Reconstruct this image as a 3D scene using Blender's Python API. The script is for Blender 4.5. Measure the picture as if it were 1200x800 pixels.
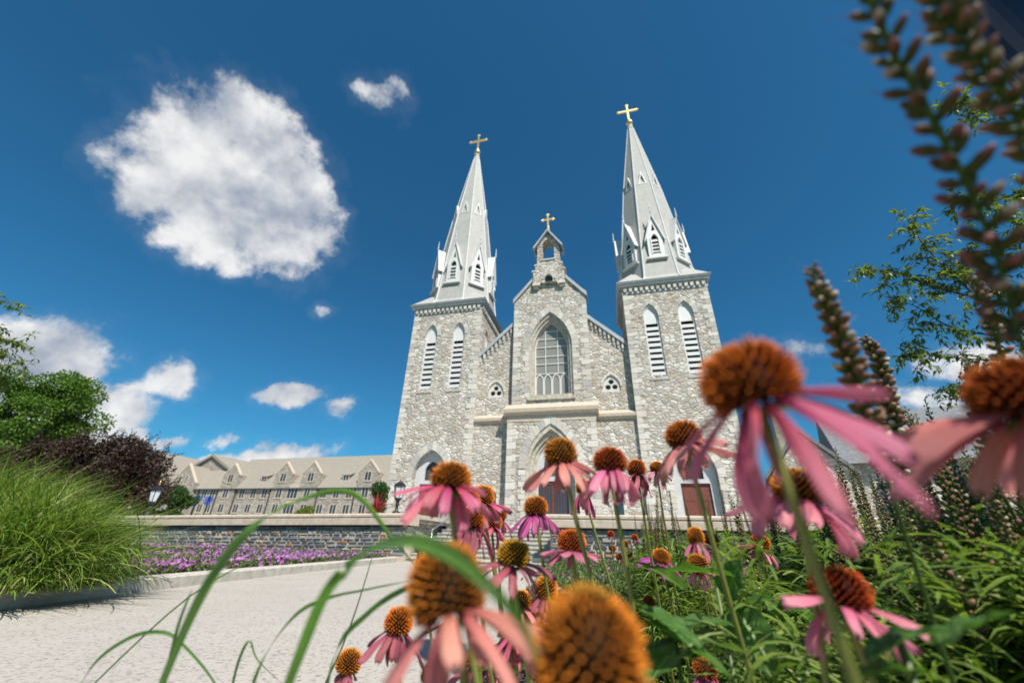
import bpy, math, random
import numpy as np
from mathutils import Vector, Matrix
random.seed(7); rng = np.random.default_rng(7)
for o in list(bpy.data.objects): bpy.data.objects.remove(o)
SC = bpy.context.scene; COL = SC.collection
R = math.radians; PI = math.pi

# ------------------------------------------------------------ camera
CAMZ = 0.55
M = np.array([[0.999510365718969, -0.031289436241852014, 0.0],
              [-0.014206375717602063, -0.45380874488395895, -0.8909858595711923],
              [0.027878445245444528, 0.8905496023504322, -0.45403105405267574]])
cd = bpy.data.cameras.new('camera'); cam = bpy.data.objects.new('camera', cd); COL.objects.link(cam)
mw = Matrix([[*M[0], 0], [*M[1], 0], [*M[2], CAMZ], [0, 0, 0, 1]])
cam.matrix_world = mw
cd.sensor_width = 36; cd.lens = 14.01; cd.clip_start = .01; cd.clip_end = 3000
cd.dof.use_dof = True; cd.dof.focus_distance = 1.15; cd.dof.aperture_fstop = 3.4; cd.dof.aperture_blades = 7
SC.camera = cam
# ------------------------------------------------------------ sun, exposure
SUN_EL = R(53); SDX, SDY = .435, -.90
sd = bpy.data.lights.new('sun', 'SUN'); sun = bpy.data.objects.new('sun', sd); COL.objects.link(sun)
sdir = Vector((SDX, SDY, 0)).normalized() * math.cos(SUN_EL) + Vector((0, 0, math.sin(SUN_EL)))
sun.rotation_euler = sdir.to_track_quat('Z', 'Y').to_euler()
sun.location = (20, -30, 60)
sd.energy = 5.0; sd.angle = R(.53); sd.color = (1, .95, .87)
vs = SC.view_settings; vs.view_transform = 'Standard'; vs.look = 'None'; vs.exposure = .56; vs.gamma = 1; vs.use_curve_mapping = False

# ------------------------------------------------------------ node helper
class NT:
    def __init__(s, tree): s.t = tree; s.n = tree.nodes; s.l = tree.links
    def new(s, typ, **kw):
        n = s.n.new(typ)
        for k, v in kw.items():
            if k.startswith('i_'):
                key = k[2:]; key = int(key) if key.isdigit() else key.replace('_', ' ')
                s.put(n.inputs[key], v)
            else: setattr(n, k, v)
        return n
    def put(s, sock, v):
        if isinstance(v, bpy.types.NodeSocket): s.l.new(v, sock)
        elif isinstance(v, bpy.types.Node): s.l.new(v.outputs[0], sock)
        else:
            if isinstance(v, tuple) and len(v) == 3 and sock.type == 'RGBA': v = (*v, 1)
            sock.default_value = v
    def m(s, op, a, b=0., c=None, clamp=False):
        n = s.n.new('ShaderNodeMath'); n.operation = op; n.use_clamp = clamp
        s.put(n.inputs[0], a); s.put(n.inputs[1], b)
        if c is not None: s.put(n.inputs[2], c)
        return n.outputs[0]
    def v(s, op, a, b=None, out=0):
        n = s.n.new('ShaderNodeVectorMath'); n.operation = op
        s.put(n.inputs[0], a)
        if b is not None:
            if op == 'SCALE': s.put(n.inputs[3], b)
            else: s.put(n.inputs[1], b)
        return n.outputs['Value'] if op in ('DOT_PRODUCT', 'LENGTH') else n.outputs[0]
    def mix(s, f, a, b, blend='MIX'):
        n = s.n.new('ShaderNodeMix'); n.data_type = 'RGBA'; n.blend_type = blend
        s.put(n.inputs[0], f); s.put(n.inputs[6], a); s.put(n.inputs[7], b)
        return n.outputs[2]
    def ramp(s, f, stops, interp='LINEAR'):
        n = s.n.new('ShaderNodeValToRGB'); n.color_ramp.interpolation = interp
        e = n.color_ramp.elements
        while len(e) > 1: e.remove(e[-1])
        e[0].position = stops[0][0]; e[0].color = (*stops[0][1], 1) if len(stops[0][1]) == 3 else stops[0][1]
        for p, c in stops[1:]:
            q = e.new(p); q.color = (*c, 1)
        s.put(n.inputs[0], f); return n.outputs[0]
    def rng(s, v, a, b, c=0., d=1., smooth=False):
        n = s.n.new('ShaderNodeMapRange'); n.interpolation_type = 'SMOOTHSTEP' if smooth else 'LINEAR'
        for i, q in enumerate((v, a, b, c, d)): s.put(n.inputs[i], q)
        return n.outputs[0]
    def noise(s, vec, scale, detail=4., rough=.55, out=0, dist=0.):
        n = s.n.new('ShaderNodeTexNoise'); s.put(n.inputs['Vector'], vec); n.inputs['Scale'].default_value = scale
        n.inputs['Detail'].default_value = detail; n.inputs['Roughness'].default_value = rough; n.inputs['Distortion'].default_value = dist
        return n.outputs[out]

# pixel -> world helpers, used to work out where things stand (px in the 1200x800 photograph)
def ray(px, py): return Vector(M @ np.array([px - 600., 400. - py, -467.]) / 467.)
def dp(px, py, d): return Vector((0, 0, CAMZ)) + ray(px, py) * d

# ------------------------------------------------------------ world
W = bpy.data.worlds.new('World'); SC.world = W; W.use_nodes = True
W.cycles.sampling_method = 'MANUAL'; W.cycles.sample_map_resolution = 512
T = NT(W.node_tree); T.n.clear()
sky = T.new('ShaderNodeTexSky', sky_type='NISHITA', sun_disc=False, sun_elevation=SUN_EL,
            sun_rotation=math.atan2(SDX, SDY), altitude=100., air_density=1.0, dust_density=.35, ozone_density=3.0)
d = T.v('NORMALIZE', T.new('ShaderNodeTexCoord').outputs['Generated'])
g = T.new('ShaderNodeGamma', i_Color=sky.outputs[0], i_Gamma=1.0).outputs[0]
skyc = T.mix(1., g, (.24, .79, .97), 'MULTIPLY')
n1 = T.noise(d, 9., 7, .6, out=1)
warp = T.v('SCALE', T.v('SUBTRACT', n1, (.5, .5, .5)), .07)
dw = T.v('ADD', d, warp)
def blob(px, py, rx, ry, k=1., vec=None):
    rx *= 1.10; ry *= 1.10
    c = ray(px, py).normalized(); e1 = (ray(px + 5, py).normalized() - c).normalized(); e2 = (ray(px, py - 5).normalized() - c).normalized()
    ax = (ray(px + rx, py).normalized() - c).length; ay = (ray(px, py - ry).normalized() - c).length
    df = T.v('SUBTRACT', vec or dw, tuple(c))
    x = T.m('DIVIDE', T.v('DOT_PRODUCT', df, tuple(e1)), ax); y = T.m('DIVIDE', T.v('DOT_PRODUCT', df, tuple(e2)), ay)
    z = T.m('DIVIDE', T.v('DOT_PRODUCT', df, tuple(c)), 1.)
    r2 = T.m('ADD', T.m('ADD', T.m('MULTIPLY', x, x), T.m('MULTIPLY', y, y)), T.m('MULTIPLY', T.m('MULTIPLY', z, z), 4.))
    return T.m('MAXIMUM', T.m('SUBTRACT', min(k, 1.) if k < 1 else 1. + (k - 1) * .5, r2), -2.5)
blobs = [(300, 178, 74, 66, 1.2), (215, 228, 64, 50, 1.1), (318, 240, 66, 78, 1.2), (252, 275, 60, 46, .9), (165, 215, 40, 26, .45),
         (446, 110, 44, 30, .30), (262, 222, 78, 76, 1.7), (325, 205, 54, 66, 1.5),
         (20, 440, 105, 66, 1.3), (95, 490, 80, 50, 1.3), (140, 482, 36, 42, 1.1), (75, 440, 60, 40, 1.), (160, 510, 26, 16, .7), (60, 410, 45, 22, .7), (0, 480, 80, 70, .8),
         (201, 442, 40, 26, .7), (147, 450, 22, 11, .75), (344, 463, 36, 14, .8), (398, 478, 30, 13, .45), (378, 362, 24, 14, .15), (196, 519, 22, 10, .65), (265, 514, 30, 9, .5),
         (312, 535, 76, 15, .8), (265, 538, 40, 14, .7), (360, 530, 30, 14, .7), (315, 521, 16, 10, .7),
         (1135, 425, 70, 26, .8), (1095, 470, 60, 26, .65), (1180, 440, 60, 34, .8), (935, 408, 40, 16, .5), (1240, 400, 60, 40, .7),
         (-250, 380, 200, 60, .8), (-420, 200, 160, 100, .8), (1500, 300, 200, 80, .8), (1420, 560, 200, 60, .7), (600, -500, 180, 150, .7)]
field = None
for b in blobs:
    f = blob(*b); field = f if field is None else T.m('MAXIMUM', field, f)
fb = T.noise(d, 14., 7, .60); fb2 = T.noise(T.v('ADD', d, tuple(sdir * .035)), 14., 6, .60)
big = T.noise(d, 6.5, 3, .5); big2 = T.noise(T.v('ADD', d, tuple(sdir * .07)), 6.5, 3, .5)
dens = T.m('ADD', field, T.m('MULTIPLY', T.m('SUBTRACT', fb, .47), 2.4))
alpha = T.rng(dens, -.05, .7, smooth=True)
wisp = T.m('MULTIPLY', T.rng(T.m('ADD', field, T.m('MULTIPLY', T.m('SUBTRACT', fb, .5), 3.)), -.8, .3, smooth=True), .07)
alpha = T.m('MAXIMUM', alpha, T.m('MULTIPLY', wisp, .7))
alpha = T.m('MULTIPLY', alpha, .97)
sh = T.m('ADD', T.m('MULTIPLY', T.m('SUBTRACT', fb, fb2), 1.2), T.m('MULTIPLY', T.m('SUBTRACT', big, big2), 2.4))
sh = T.m('ADD', T.m('ADD', sh, .64), T.m('MULTIPLY', T.m('SUBTRACT', big, .5), -1.2), clamp=True)
cc = T.ramp(sh, [(0, (2.7, 3.3, 4.2)), (.35, (4.2, 4.6, 5.3)), (.62, (6.0, 6.2, 6.5)), (1, (8.3, 8.3, 8.3))])
fin = T.mix(alpha, skyc, cc)
bg = T.new('ShaderNodeBackground', i_Color=fin); bg.inputs[1].default_value = .074
T.l.new(bg.outputs[0], T.new('ShaderNodeOutputWorld').inputs[0])

# ------------------------------------------------------------ materials
MATS = {}
def newmat(name):
    m = bpy.data.materials.new(name); m.use_nodes = True; t = NT(m.node_tree); t.n.clear()
    out = t.new('ShaderNodeOutputMaterial'); b = t.new('ShaderNodeBsdfPrincipled'); t.l.new(b.outputs[0], out.inputs[0])
    MATS[name] = m; t.out = out; t.b = b; t.co = t.new('ShaderNodeTexCoord').outputs['Object']
    return m, t
def setb(t, col=None, rough=None, bump=None, dist=.02, strength=.6, metal=0., spec=None, coat=0.):
    if col is not None: t.put(t.b.inputs['Base Color'], col)
    if rough is not None: t.put(t.b.inputs['Roughness'], rough)
    t.b.inputs['Metallic'].default_value = metal
    if spec is not None: t.b.inputs['Specular IOR Level'].default_value = spec
    t.b.inputs['Coat Weight'].default_value = coat
    if bump is not None:
        bn = t.new('ShaderNodeBump'); bn.inputs['Strength'].default_value = strength; bn.inputs['Distance'].default_value = dist
        t.put(bn.inputs['Height'], bump); t.put(t.b.inputs['Normal'], bn.outputs[0])
def simple(name, col, rough=.6, nscale=8., var=.25, bump=.3, dist=.01, **kw):
    m, t = newmat(name)
    n = t.noise(t.co, nscale, 5, .6)
    c = t.mix(t.rng(n, .3, .7), tuple(x * (1 - var) for x in col), tuple(min(1, x * (1 + var)) for x in col))
    setb(t, c, rough, n, dist, bump, **kw); return m
def rubble(name, sc, cols, mortar, mw_=.05, warp=.10, rnd=1., bumpd=.05):
    m, t = newmat(name)
    wv = t.v('SCALE', t.v('SUBTRACT', t.noise(t.co, 1.6, 3, .5, out=1), (.5, .5, .5)), warp * 3)
    vec = t.v('MULTIPLY', t.v('ADD', t.co, wv), sc)
    v1 = t.new('ShaderNodeTexVoronoi', feature='F1', i_Vector=vec, i_Scale=1., i_Randomness=rnd)
    v2 = t.new('ShaderNodeTexVoronoi', feature='DISTANCE_TO_EDGE', i_Vector=vec, i_Scale=1., i_Randomness=rnd)
    sep = t.new('ShaderNodeSeparateColor', i_0=v1.outputs['Color'])
    c = t.ramp(sep.outputs[0], cols, 'CONSTANT')
    f = t.noise(t.co, 9., 6, .7); f2 = t.noise(t.co, 45., 4, .6)
    c = t.mix(t.rng(f, .3, .75, 0., .55), c, t.mix(sep.outputs[1], (.24, .24, .25), (.62, .57, .49)))
    c = t.mix(t.rng(t.noise(t.co, .35, 4, .6), .5, .75, 0., .35), c, t.mix(1., c, (.62, .58, .52), 'MULTIPLY'))
    c = t.mix(t.rng(f2, .35, .5, .35, 0.), c, t.mix(1., c, (.45, .43, .4), 'MULTIPLY'))
    edge = t.m('ADD', v2.outputs['Distance'], t.m('MULTIPLY', t.m('SUBTRACT', f, .5), .09))
    c = t.mix(t.rng(t.noise(t.v('MULTIPLY', t.co, (1., 1., .09)), 2.2, 5, .6), .48, .72, 0., .38), c, t.mix(1., c, (.60, .57, .53), 'MULTIPLY'))
    mk = t.rng(edge, mw_ * .55, mw_ * 1.2, smooth=True)
    c = t.mix(mk, mortar, c)
    h = t.m('ADD', t.m('MULTIPLY', t.rng(edge, 0., mw_ * 3.2, smooth=True), t.rng(sep.outputs[2], 0., 1., .5, 1.)),
            t.m('ADD', t.m('MULTIPLY', f, .9), t.m('MULTIPLY', f2, .3)))
    setb(t, c, .88, h, bumpd, 1., spec=.25); return m
rubble('granite', (2.6, 2.6, 4.6), [(0, (.43, .385, .32)), (.14, (.56, .51, .44)), (.30, (.39, .375, .355)), (.42, (.66, .625, .565)), (.62, (.53, .48, .41)), (.78, (.72, .69, .64)), (.93, (.44, .34, .25))], (.36, .31, .245), mw_=.06)
rubble('hall_stone', (1.1, 1.1, 2.4), [(0, (.27, .235, .19)), (.3, (.34, .30, .24)), (.6, (.22, .20, .165)), (.8, (.38, .33, .26))], (.30, .26, .21), bumpd=.06)
m, t = newmat('dressed_stone'); gi = t.new('ShaderNodeNewGeometry').outputs['Random Per Island']; f = t.noise(t.co, 5., 6, .65)
c = t.ramp(gi, [(0, (.52, .485, .43)), (.25, (.62, .58, .52)), (.5, (.46, .42, .37)), (.7, (.57, .52, .45)), (.88, (.41, .39, .37))], 'CONSTANT')
setb(t, t.mix(t.rng(f, .35, .7, 0., .5), c, t.mix(1., c, (.68, .66, .62), 'MULTIPLY')), .85, f, .04, .9, spec=.25)
simple('tan_stone', (.47, .385, .30), .75, 6., .16, .35, .01)
simple('arch_stone', (.42, .38, .31), .8, 4., .35, .6, .02)
simple('white_paint', (.60, .595, .58), .5, 3., .05, .1)
simple('door_white', (.48, .48, .47), .6, 3., .1, .1)
simple('lead_grey', (.36, .37, .38), .5, 3., .18, .2)
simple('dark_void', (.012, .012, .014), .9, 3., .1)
simple('black_iron', (.014, .015, .018), .38, 30., .3, .3, .002)
simple('blue_iron', (.018, .025, .045), .3, 30., .3, .3, .001)
simple('door_red', (.15, .042, .026), .45, 12., .35, .3)
simple('steel_rail', (.45, .46, .47), .3, 20., .1, .1, metal=.9)
simple('bark', (.10, .075, .055), .9, 20., .4, 1., .02)
simple('blue_cloth', (.02, .07, .30), .8, 5., .3)
simple('mortar', (.50, .42, .33), .95, 14., .22, 1., .015)
simple('slate', (.15, .155, .165), .8, 4., .3, .6, .02)
simple('gutter', (.05, .05, .05), .5)
m, t = newmat('gold'); n = t.noise(t.co, 20., 4); setb(t, t.mix(n, (.78, .50, .16), (.9, .66, .30)), .38, n, .01, .3, metal=.75)
m, t = newmat('frosted_lamp'); setb(t, (.62, .66, .70), .25, t.noise(t.co, 40., 3), .002, .4, coat=.5)
m, t = newmat('dark_glass'); setb(t, t.mix(t.noise(t.co, .7, 3), (.015, .02, .03), (.05, .065, .08)), .06, t.noise(t.co, 3., 2), .01, .15, spec=.8)
simple('shaded_glass', (.06, .06, .06), .5, 3., .3)
m, t = newmat('window_glass')
n = t.noise(t.co, 1.3, 4); w_ = t.new('ShaderNodeTexWave', wave_type='BANDS', bands_direction='Z', i_Vector=t.co, i_Scale=6., i_Distortion=.4)
setb(t, t.mix(n, (.20, .19, .16), (.28, .265, .225)), .25, t.m('MULTIPLY', w_.outputs['Fac'], .3), .01, .12, coat=.3)
# standing seam metal for the spires
m, t = newmat('spire_metal')
sx = t.new('ShaderNodeSeparateXYZ', i_0=t.co); f = t.noise(t.co, 2.2, 6, .65)
zs = t.m('FRACT', t.m('MULTIPLY', sx.outputs[2], 2.6)); seam = t.rng(zs, .0, .09, 1., 0.)
streak = t.noise(t.v('MULTIPLY', t.co, (5., 5., .35)), 1.5, 5, .6)
c = t.mix(t.rng(f, .3, .7), (.30, .29, .27), (.385, .37, .345)); c = t.mix(t.rng(streak, .4, .7, 0., .5), c, (.45, .435, .41)); c = t.mix(t.m('MULTIPLY', seam, .22), c, (.2, .2, .2))
setb(t, c, .7, t.m('ADD', t.m('MULTIPLY', seam, .5), t.m('MULTIPLY', f, .3)), .02, .5, metal=.0)
# slate/tile roof of the far hall
m, t = newmat('tile_roof')
br = t.new('ShaderNodeTexBrick', i_Vector=t.v('MULTIPLY', t.co, (1, 1, 1)), i_Scale=1.)
f = t.noise(t.co, .5, 5, .7); f2 = t.noise(t.v('MULTIPLY', t.co, (2.4, 2.4, 5.)), 1.2, 3, .8)
zs = t.m('FRACT', t.m('MULTIPLY', t.new('ShaderNodeSeparateXYZ', i_0=t.co).outputs[2], 2.2))
c = t.mix(t.rng(f2, .3, .7), (.20, .18, .15), (.33, .295, .24)); c = t.mix(t.rng(f, .45, .7, 0, .6), c, (.27, .225, .18)); c = t.mix(t.rng(zs, 0, .2, .45, 0.), c, (.15, .125, .10))
setb(t, c, .85, t.m('ADD', f2, zs), .05, .5)
# path: exposed aggregate
m, t = newmat('path_concrete')
f = t.noise(t.co, 1.1, 6, .65); s1 = t.noise(t.co, 60., 3, .7); s2 = t.new('ShaderNodeTexVoronoi', i_Vector=t.co, i_Scale=55.)
pit = t.noise(t.v('MULTIPLY', t.co, (1., 1., 1.)), 38., 5, .75)
c = t.mix(t.rng(f, .3, .7), (.335, .305, .265), (.405, .37, .325)); c = t.mix(t.rng(s1, .35, .7, 0., .5), c, (.43, .40, .355)); c = t.mix(t.rng(pit, .32, .42, .45, 0.), c, (.22, .16, .14))
spk = t.new('ShaderNodeSeparateColor', i_0=s2.outputs['Color']).outputs[0]
c = t.mix(t.rng(t.noise(t.co, .45, 5, .65), .5, .68, 0., .35), c, (.33, .30, .26)); c = t.mix(t.rng(spk, .9, .92, 0., .4), c, (.16, .13, .11))
setb(t, c, .9, t.m('ADD', t.m('ADD', t.m('MULTIPLY', s1, .5), t.m('MULTIPLY', s2.outputs['Distance'], .5)), t.rng(pit, .32, .42, 0., 1.)), .006, .9)
simple('kerb_concrete', (.44, .41, .35), .9, 9., .22, .8, .01)
simple('plaza_paving', (.40, .38, .35), .9, 2., .12, .3)
m, t = newmat('mulch'); v = t.new('ShaderNodeTexVoronoi', i_Vector=t.v('MULTIPLY', t.co, (1., 2.2, 1.)), i_Scale=45.); f = t.noise(t.co, 30., 6, .7)
setb(t, t.mix(t.m('MULTIPLY', v.outputs['Color'], f), (.035, .024, .018), (.16, .115, .085)), .95, t.m('ADD', f, v.outputs['Distance']), .02, 1.)
m, t = newmat('lawn'); f = t.noise(t.co, 3., 8, .7); setb(t, t.mix(f, (.03, .06, .012), (.09, .13, .03)), .95, f, .05, .6)
m, t = newmat('wall_stone')
g = t.new('ShaderNodeNewGeometry'); f = t.noise(t.co, 13., 7, .7); f3 = t.noise(t.co, 50., 3, .6)
c = t.ramp(g.outputs['Random Per Island'], [(0, (.11, .11, .115)), (.2, (.17, .17, .17)), (.4, (.075, .08, .09)), (.5, (.23, .22, .20)), (.66, (.14, .145, .155)), (.78, (.30, .25, .19)), (.88, (.25, .14, .08)), (.92, (.12, .125, .14))], 'CONSTANT')
c = t.mix(t.rng(f, .35, .75, 0., .7), c, t.mix(1., c, (2.3, 2.2, 2.0), 'MULTIPLY')); c = t.mix(t.rng(f3, .55, .8, 0., .35), c, (.38, .34, .29))
setb(t, c, .8, t.m('ADD', f, t.m('MULTIPLY', f3, .3)), .03, .9)

def leafmat(name, c1, c2, trans=.35, rough=.5, c3=None, spec=.35):
    m, t = newmat(name)
    g = t.new('ShaderNodeNewGeometry').outputs['Random Per Island']
    st = [(0, c1), (.8, c2)] + ([(1, c3)] if c3 else [])
    c = t.ramp(g, st); n = t.noise(t.co, 60., 3)
    c = t.mix(t.rng(n, .3, .7, 0., .3), c, t.mix(1., c, (.6, .65, .5), 'MULTIPLY'))
    setb(t, c, rough, spec=spec)
    tr = t.new('ShaderNodeBsdfTranslucent', i_Color=t.mix(1., c, (1.3, 1.35, .8), 'MULTIPLY'))
    mx = t.new('ShaderNodeMixShader', i_Fac=trans); t.l.new(t.b.outputs[0], mx.inputs[1]); t.l.new(tr.outputs[0], mx.inputs[2]); t.l.new(mx.outputs[0], t.out.inputs[0])
    return m
leafmat('maple_leaf', (.05, .115, .012), (.13, .23, .025))
leafmat('purple_leaf', (.026, .015, .011), (.070, .036, .024), .2)
leafmat('shrub_leaf', (.02, .06, .012), (.06, .13, .02))
leafmat('willow_leaf', (.08, .13, .02), (.20, .26, .05), .45, .4, (.26, .24, .05))
leafmat('clump_blade', (.085, .15, .02), (.19, .29, .045), .35, .5, (.42, .38, .17))
leafmat('near_blade', (.10, .24, .02), (.15, .33, .035), .5, .4)
leafmat('liatris_leaf', (.09, .155, .025), (.21, .30, .055), .42, .4, (.36, .40, .17))
leafmat('broad_leaf', (.07, .16, .035), (.13, .25, .05), .4, .42)
leafmat('bedding_leaf', (.05, .10, .02), (.14, .20, .05), .35, .5, (.20, .22, .11))
leafmat('red_leaf', (.22, .02, .03), (.42, .06, .07), .3)
leafmat('petunia_petal', (.36, .10, .42), (.62, .26, .66), .35, .6)
leafmat('tiny_flower', (.50, .06, .16), (.40, .25, .60), .35, .6)
m, t = newmat('stem_green'); n = t.noise(t.v('MULTIPLY', t.co, (1, 1, .15)), 120., 4); setb(t, t.mix(n, (.13, .16, .025), (.27, .27, .06)), .5, n, .001, .5)
m, t = newmat('stem_dark'); n = t.noise(t.co, 90., 4); setb(t, t.mix(n, (.055, .09, .02), (.12, .16, .035)), .5, n, .001, .5)
def attrmat(name, rough=.55, trans=0., sheen=0.):
    m, t = newmat(name)
    a = t.new('ShaderNodeAttribute', attribute_name='Col').outputs['Color']
    oi = t.new('ShaderNodeObjectInfo').outputs['Random']
    n = t.noise(t.v('MULTIPLY', t.co, (1.2, 9., 9.) if name == 'flower_petal' else (40., 40., 40.)), 2.6, 5, .65)
    c = t.mix(t.rng(n, .35, .7, 0., .6), a, t.mix(1., a, (.62, .58, .6), 'MULTIPLY'))
    hsv = t.new('ShaderNodeHueSaturation', i_Color=c); t.put(hsv.inputs['Hue'], t.rng(t.m('FRACT', t.m('MULTIPLY', oi, 7.3)), 0, 1, .485, .512)); t.put(hsv.inputs['Value'], t.rng(oi, 0, 1, .72, 1.2))
    c = hsv.outputs[0]; setb(t, c, rough, n, .0006, .6 if name == 'flower_petal' else .3, spec=.35 if name == 'flower_petal' else .12)
    if trans:
        tr = t.new('ShaderNodeBsdfTranslucent', i_Color=c); mx = t.new('ShaderNodeMixShader', i_Fac=trans)
        t.l.new(t.b.outputs[0], mx.inputs[1]); t.l.new(tr.outputs[0], mx.inputs[2]); t.l.new(mx.outputs[0], t.out.inputs[0])
    return m
m, t = newmat('veined_leaf')
a = t.new('ShaderNodeAttribute', attribute_name='Col').outputs['Color']; oi = t.new('ShaderNodeObjectInfo').outputs['Random']; n = t.noise(t.co, 45., 5, .65); n2 = t.noise(t.co, 160., 3, .6)
c = t.mix(t.m('MULTIPLY', n, .8), (.06, .15, .03), (.13, .26, .055)); c = t.mix(t.rng(oi, .55, 1., 0., .5), c, (.15, .20, .11)); c = t.mix(1., c, a, 'MULTIPLY')
c = t.mix(t.rng(n2, .68, .74, 0., .6), c, (.13, .09, .03))
setb(t, c, .45, t.m('ADD', n, t.m('MULTIPLY', t.new('ShaderNodeSeparateColor', i_0=a).outputs[0], 1.5)), .003, .7, spec=.4)
tr = t.new('ShaderNodeBsdfTranslucent', i_Color=t.mix(1., c, (1.4, 1.5, .7), 'MULTIPLY')); mx = t.new('ShaderNodeMixShader', i_Fac=.4)
t.l.new(t.b.outputs[0], mx.inputs[1]); t.l.new(tr.outputs[0], mx.inputs[2]); t.l.new(mx.outputs[0], t.out.inputs[0])
attrmat('flower_cone', .7, .1); attrmat('flower_petal', .42, .42); attrmat('liatris_bud', .5, .15)

# ------------------------------------------------------------ mesh builder
class MB:
    def __init__(s): s.v = []; s.f = []; s.mi = []; s.c = []; s.cur = 0; s.col = None
    def add(s, vs, fs, mi=None, cols=None):
        b = len(s.v); s.v += [tuple(x) for x in vs]; s.f += [tuple(i + b for i in f) for f in fs]
        s.mi += [s.cur if mi is None else mi] * len(fs)
        s.c += cols if cols is not None else [s.col or (1, 1, 1)] * len(vs)
        return s
    def box(s, x0, x1, y0, y1, z0, z1, mat=None):
        vs = [(x, y, z) for x in (x0, x1) for y in (y0, y1) for z in (z0, z1)]
        if mat: vs = [tuple(mat @ Vector(v)) for v in vs]
        return s.add(vs, [(0, 1, 3, 2), (4, 6, 7, 5), (0, 4, 5, 1), (2, 3, 7, 6), (0, 2, 6, 4), (1, 5, 7, 3)])
    def prism(s, pts, y0, y1, fn=lambda p: p):
        """pts in (x,z), extruded along y"""
        n = len(pts); vs = [fn((x, y0, z)) for x, z in pts] + [fn((x, y1, z)) for x, z in pts]
        return s.add(vs, [tuple(range(n)), tuple(range(2 * n - 1, n - 1, -1))] + [(i, i + n, (i + 1) % n + n, (i + 1) % n) for i in range(n)])
    def tube(s, pts, rads, n=8, cap=True, cols=None):
        pts = [Vector(p) for p in pts]; vs = []; fs = []; cl = []
        if not hasattr(rads, '__len__'): rads = [rads] * len(pts)
        prev = None
        for i, p in enumerate(pts):
            a = (pts[min(i + 1, len(pts) - 1)] - pts[max(i - 1, 0)])
            a = a.normalized() if a.length > 1e-9 else Vector((0, 0, 1))
            if prev is None: u = a.orthogonal().normalized()
            else:
                u = prev - a * prev.dot(a); u = u.normalized() if u.length > 1e-6 else a.orthogonal().normalized()
            prev = u; w = a.cross(u)
            for k in range(n):
                q = 2 * PI * k / n; vs.append(p + (u * math.cos(q) + w * math.sin(q)) * rads[i])
                if cols: cl.append(cols[i])
        for i in range(len(pts) - 1):
            for k in range(n): fs.append((i * n + k, i * n + (k + 1) % n, (i + 1) * n + (k + 1) % n, (i + 1) * n + k))
        if cap: fs.append(tuple(range(n - 1, -1, -1))); fs.append(tuple((len(pts) - 1) * n + k for k in range(n)))
        return s.add(vs, fs, cols=cl if cols else None)
    def lathe(s, prof, c=(0, 0, 0), n=16, rot=0.):
        return s.add([(c[0] + r * math.cos(2 * PI * k / n + rot), c[1] + r * math.sin(2 * PI * k / n + rot), c[2] + z) for r, z in prof for k in range(n)],
                     [(i * n + k, i * n + (k + 1) % n, (i + 1) * n + (k + 1) % n, (i + 1) * n + k) for i in range(len(prof) - 1) for k in range(n)] + [tuple(range(n - 1, -1, -1)), tuple((len(prof) - 1) * n + k for k in range(n))])
    def tf(s, fn): s.v = [tuple(fn(Vector(v))) for v in s.v]; return s
    def mesh(s, name, mats, smooth=False):
        me = bpy.data.meshes.new(name); me.from_pydata(s.v, [], s.f)
        for m in (mats if isinstance(mats, (list, tuple)) else [mats]): me.materials.append(MATS[m])
        if any(s.mi): me.polygons.foreach_set('material_index', s.mi)
        if s.c and any(c != (1, 1, 1) for c in s.c[:50] + s.c[-50:]):
            ca = me.color_attributes.new('Col', 'FLOAT_COLOR', 'POINT'); ca.data.foreach_set('color', np.array([(*c, 1.) for c in s.c]).ravel())
        if smooth: me.polygons.foreach_set('use_smooth', [True] * len(me.polygons))
        me.update(); return me
    def build(s, name, mats, parent=None, smooth=False, loc=None):
        return link(name, s.mesh(name, mats, smooth), parent, loc)
def link(name, me, parent=None, loc=None, rot=None, scale=None):
    o = bpy.data.objects.new(name, me); COL.objects.link(o)
    if parent: o.parent = parent
    if loc is not None: o.location = loc
    if rot is not None: o.rotation_euler = rot
    if scale is not None: o.scale = scale if hasattr(scale, '__len__') else (scale,) * 3
    return o
def tag(o, label=None, cat=None, group=None, kind=None):
    if label: o['label'] = label
    if cat: o['category'] = cat
    if group: o['group'] = group
    if kind: o['kind'] = kind
    return o
def empty(name, loc, label, cat, group=None, rz=0.):
    o = bpy.data.objects.new(name, None); COL.objects.link(o); o.location = loc; o.rotation_euler = (0, 0, rz); o.empty_display_size = .2
    return tag(o, label, cat, group)
def arch(cx, z0, hw, zs, za, n=9):
    """pointed arch outline, from bottom left up and round to bottom right, (x,z)"""
    r = za - zs; Rr = (hw * hw + r * r) / (2 * hw); pts = []
    t1 = math.asin(min(1, r / Rr)) if Rr >= hw else PI - math.asin(min(1, r / Rr))
    L = [(cx - hw + Rr - Rr * math.cos(t1 * i / n), zs + Rr * math.sin(t1 * i / n)) for i in range(n + 1)]
    L[-1] = (cx, za)
    Rt = [(2 * cx - x, z) for x, z in reversed(L[:-1])]
    base = [(cx - hw, z0)] if z0 < zs - 1e-6 else []
    return base + L + Rt + ([(cx + hw, z0)] if base else [])
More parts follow.
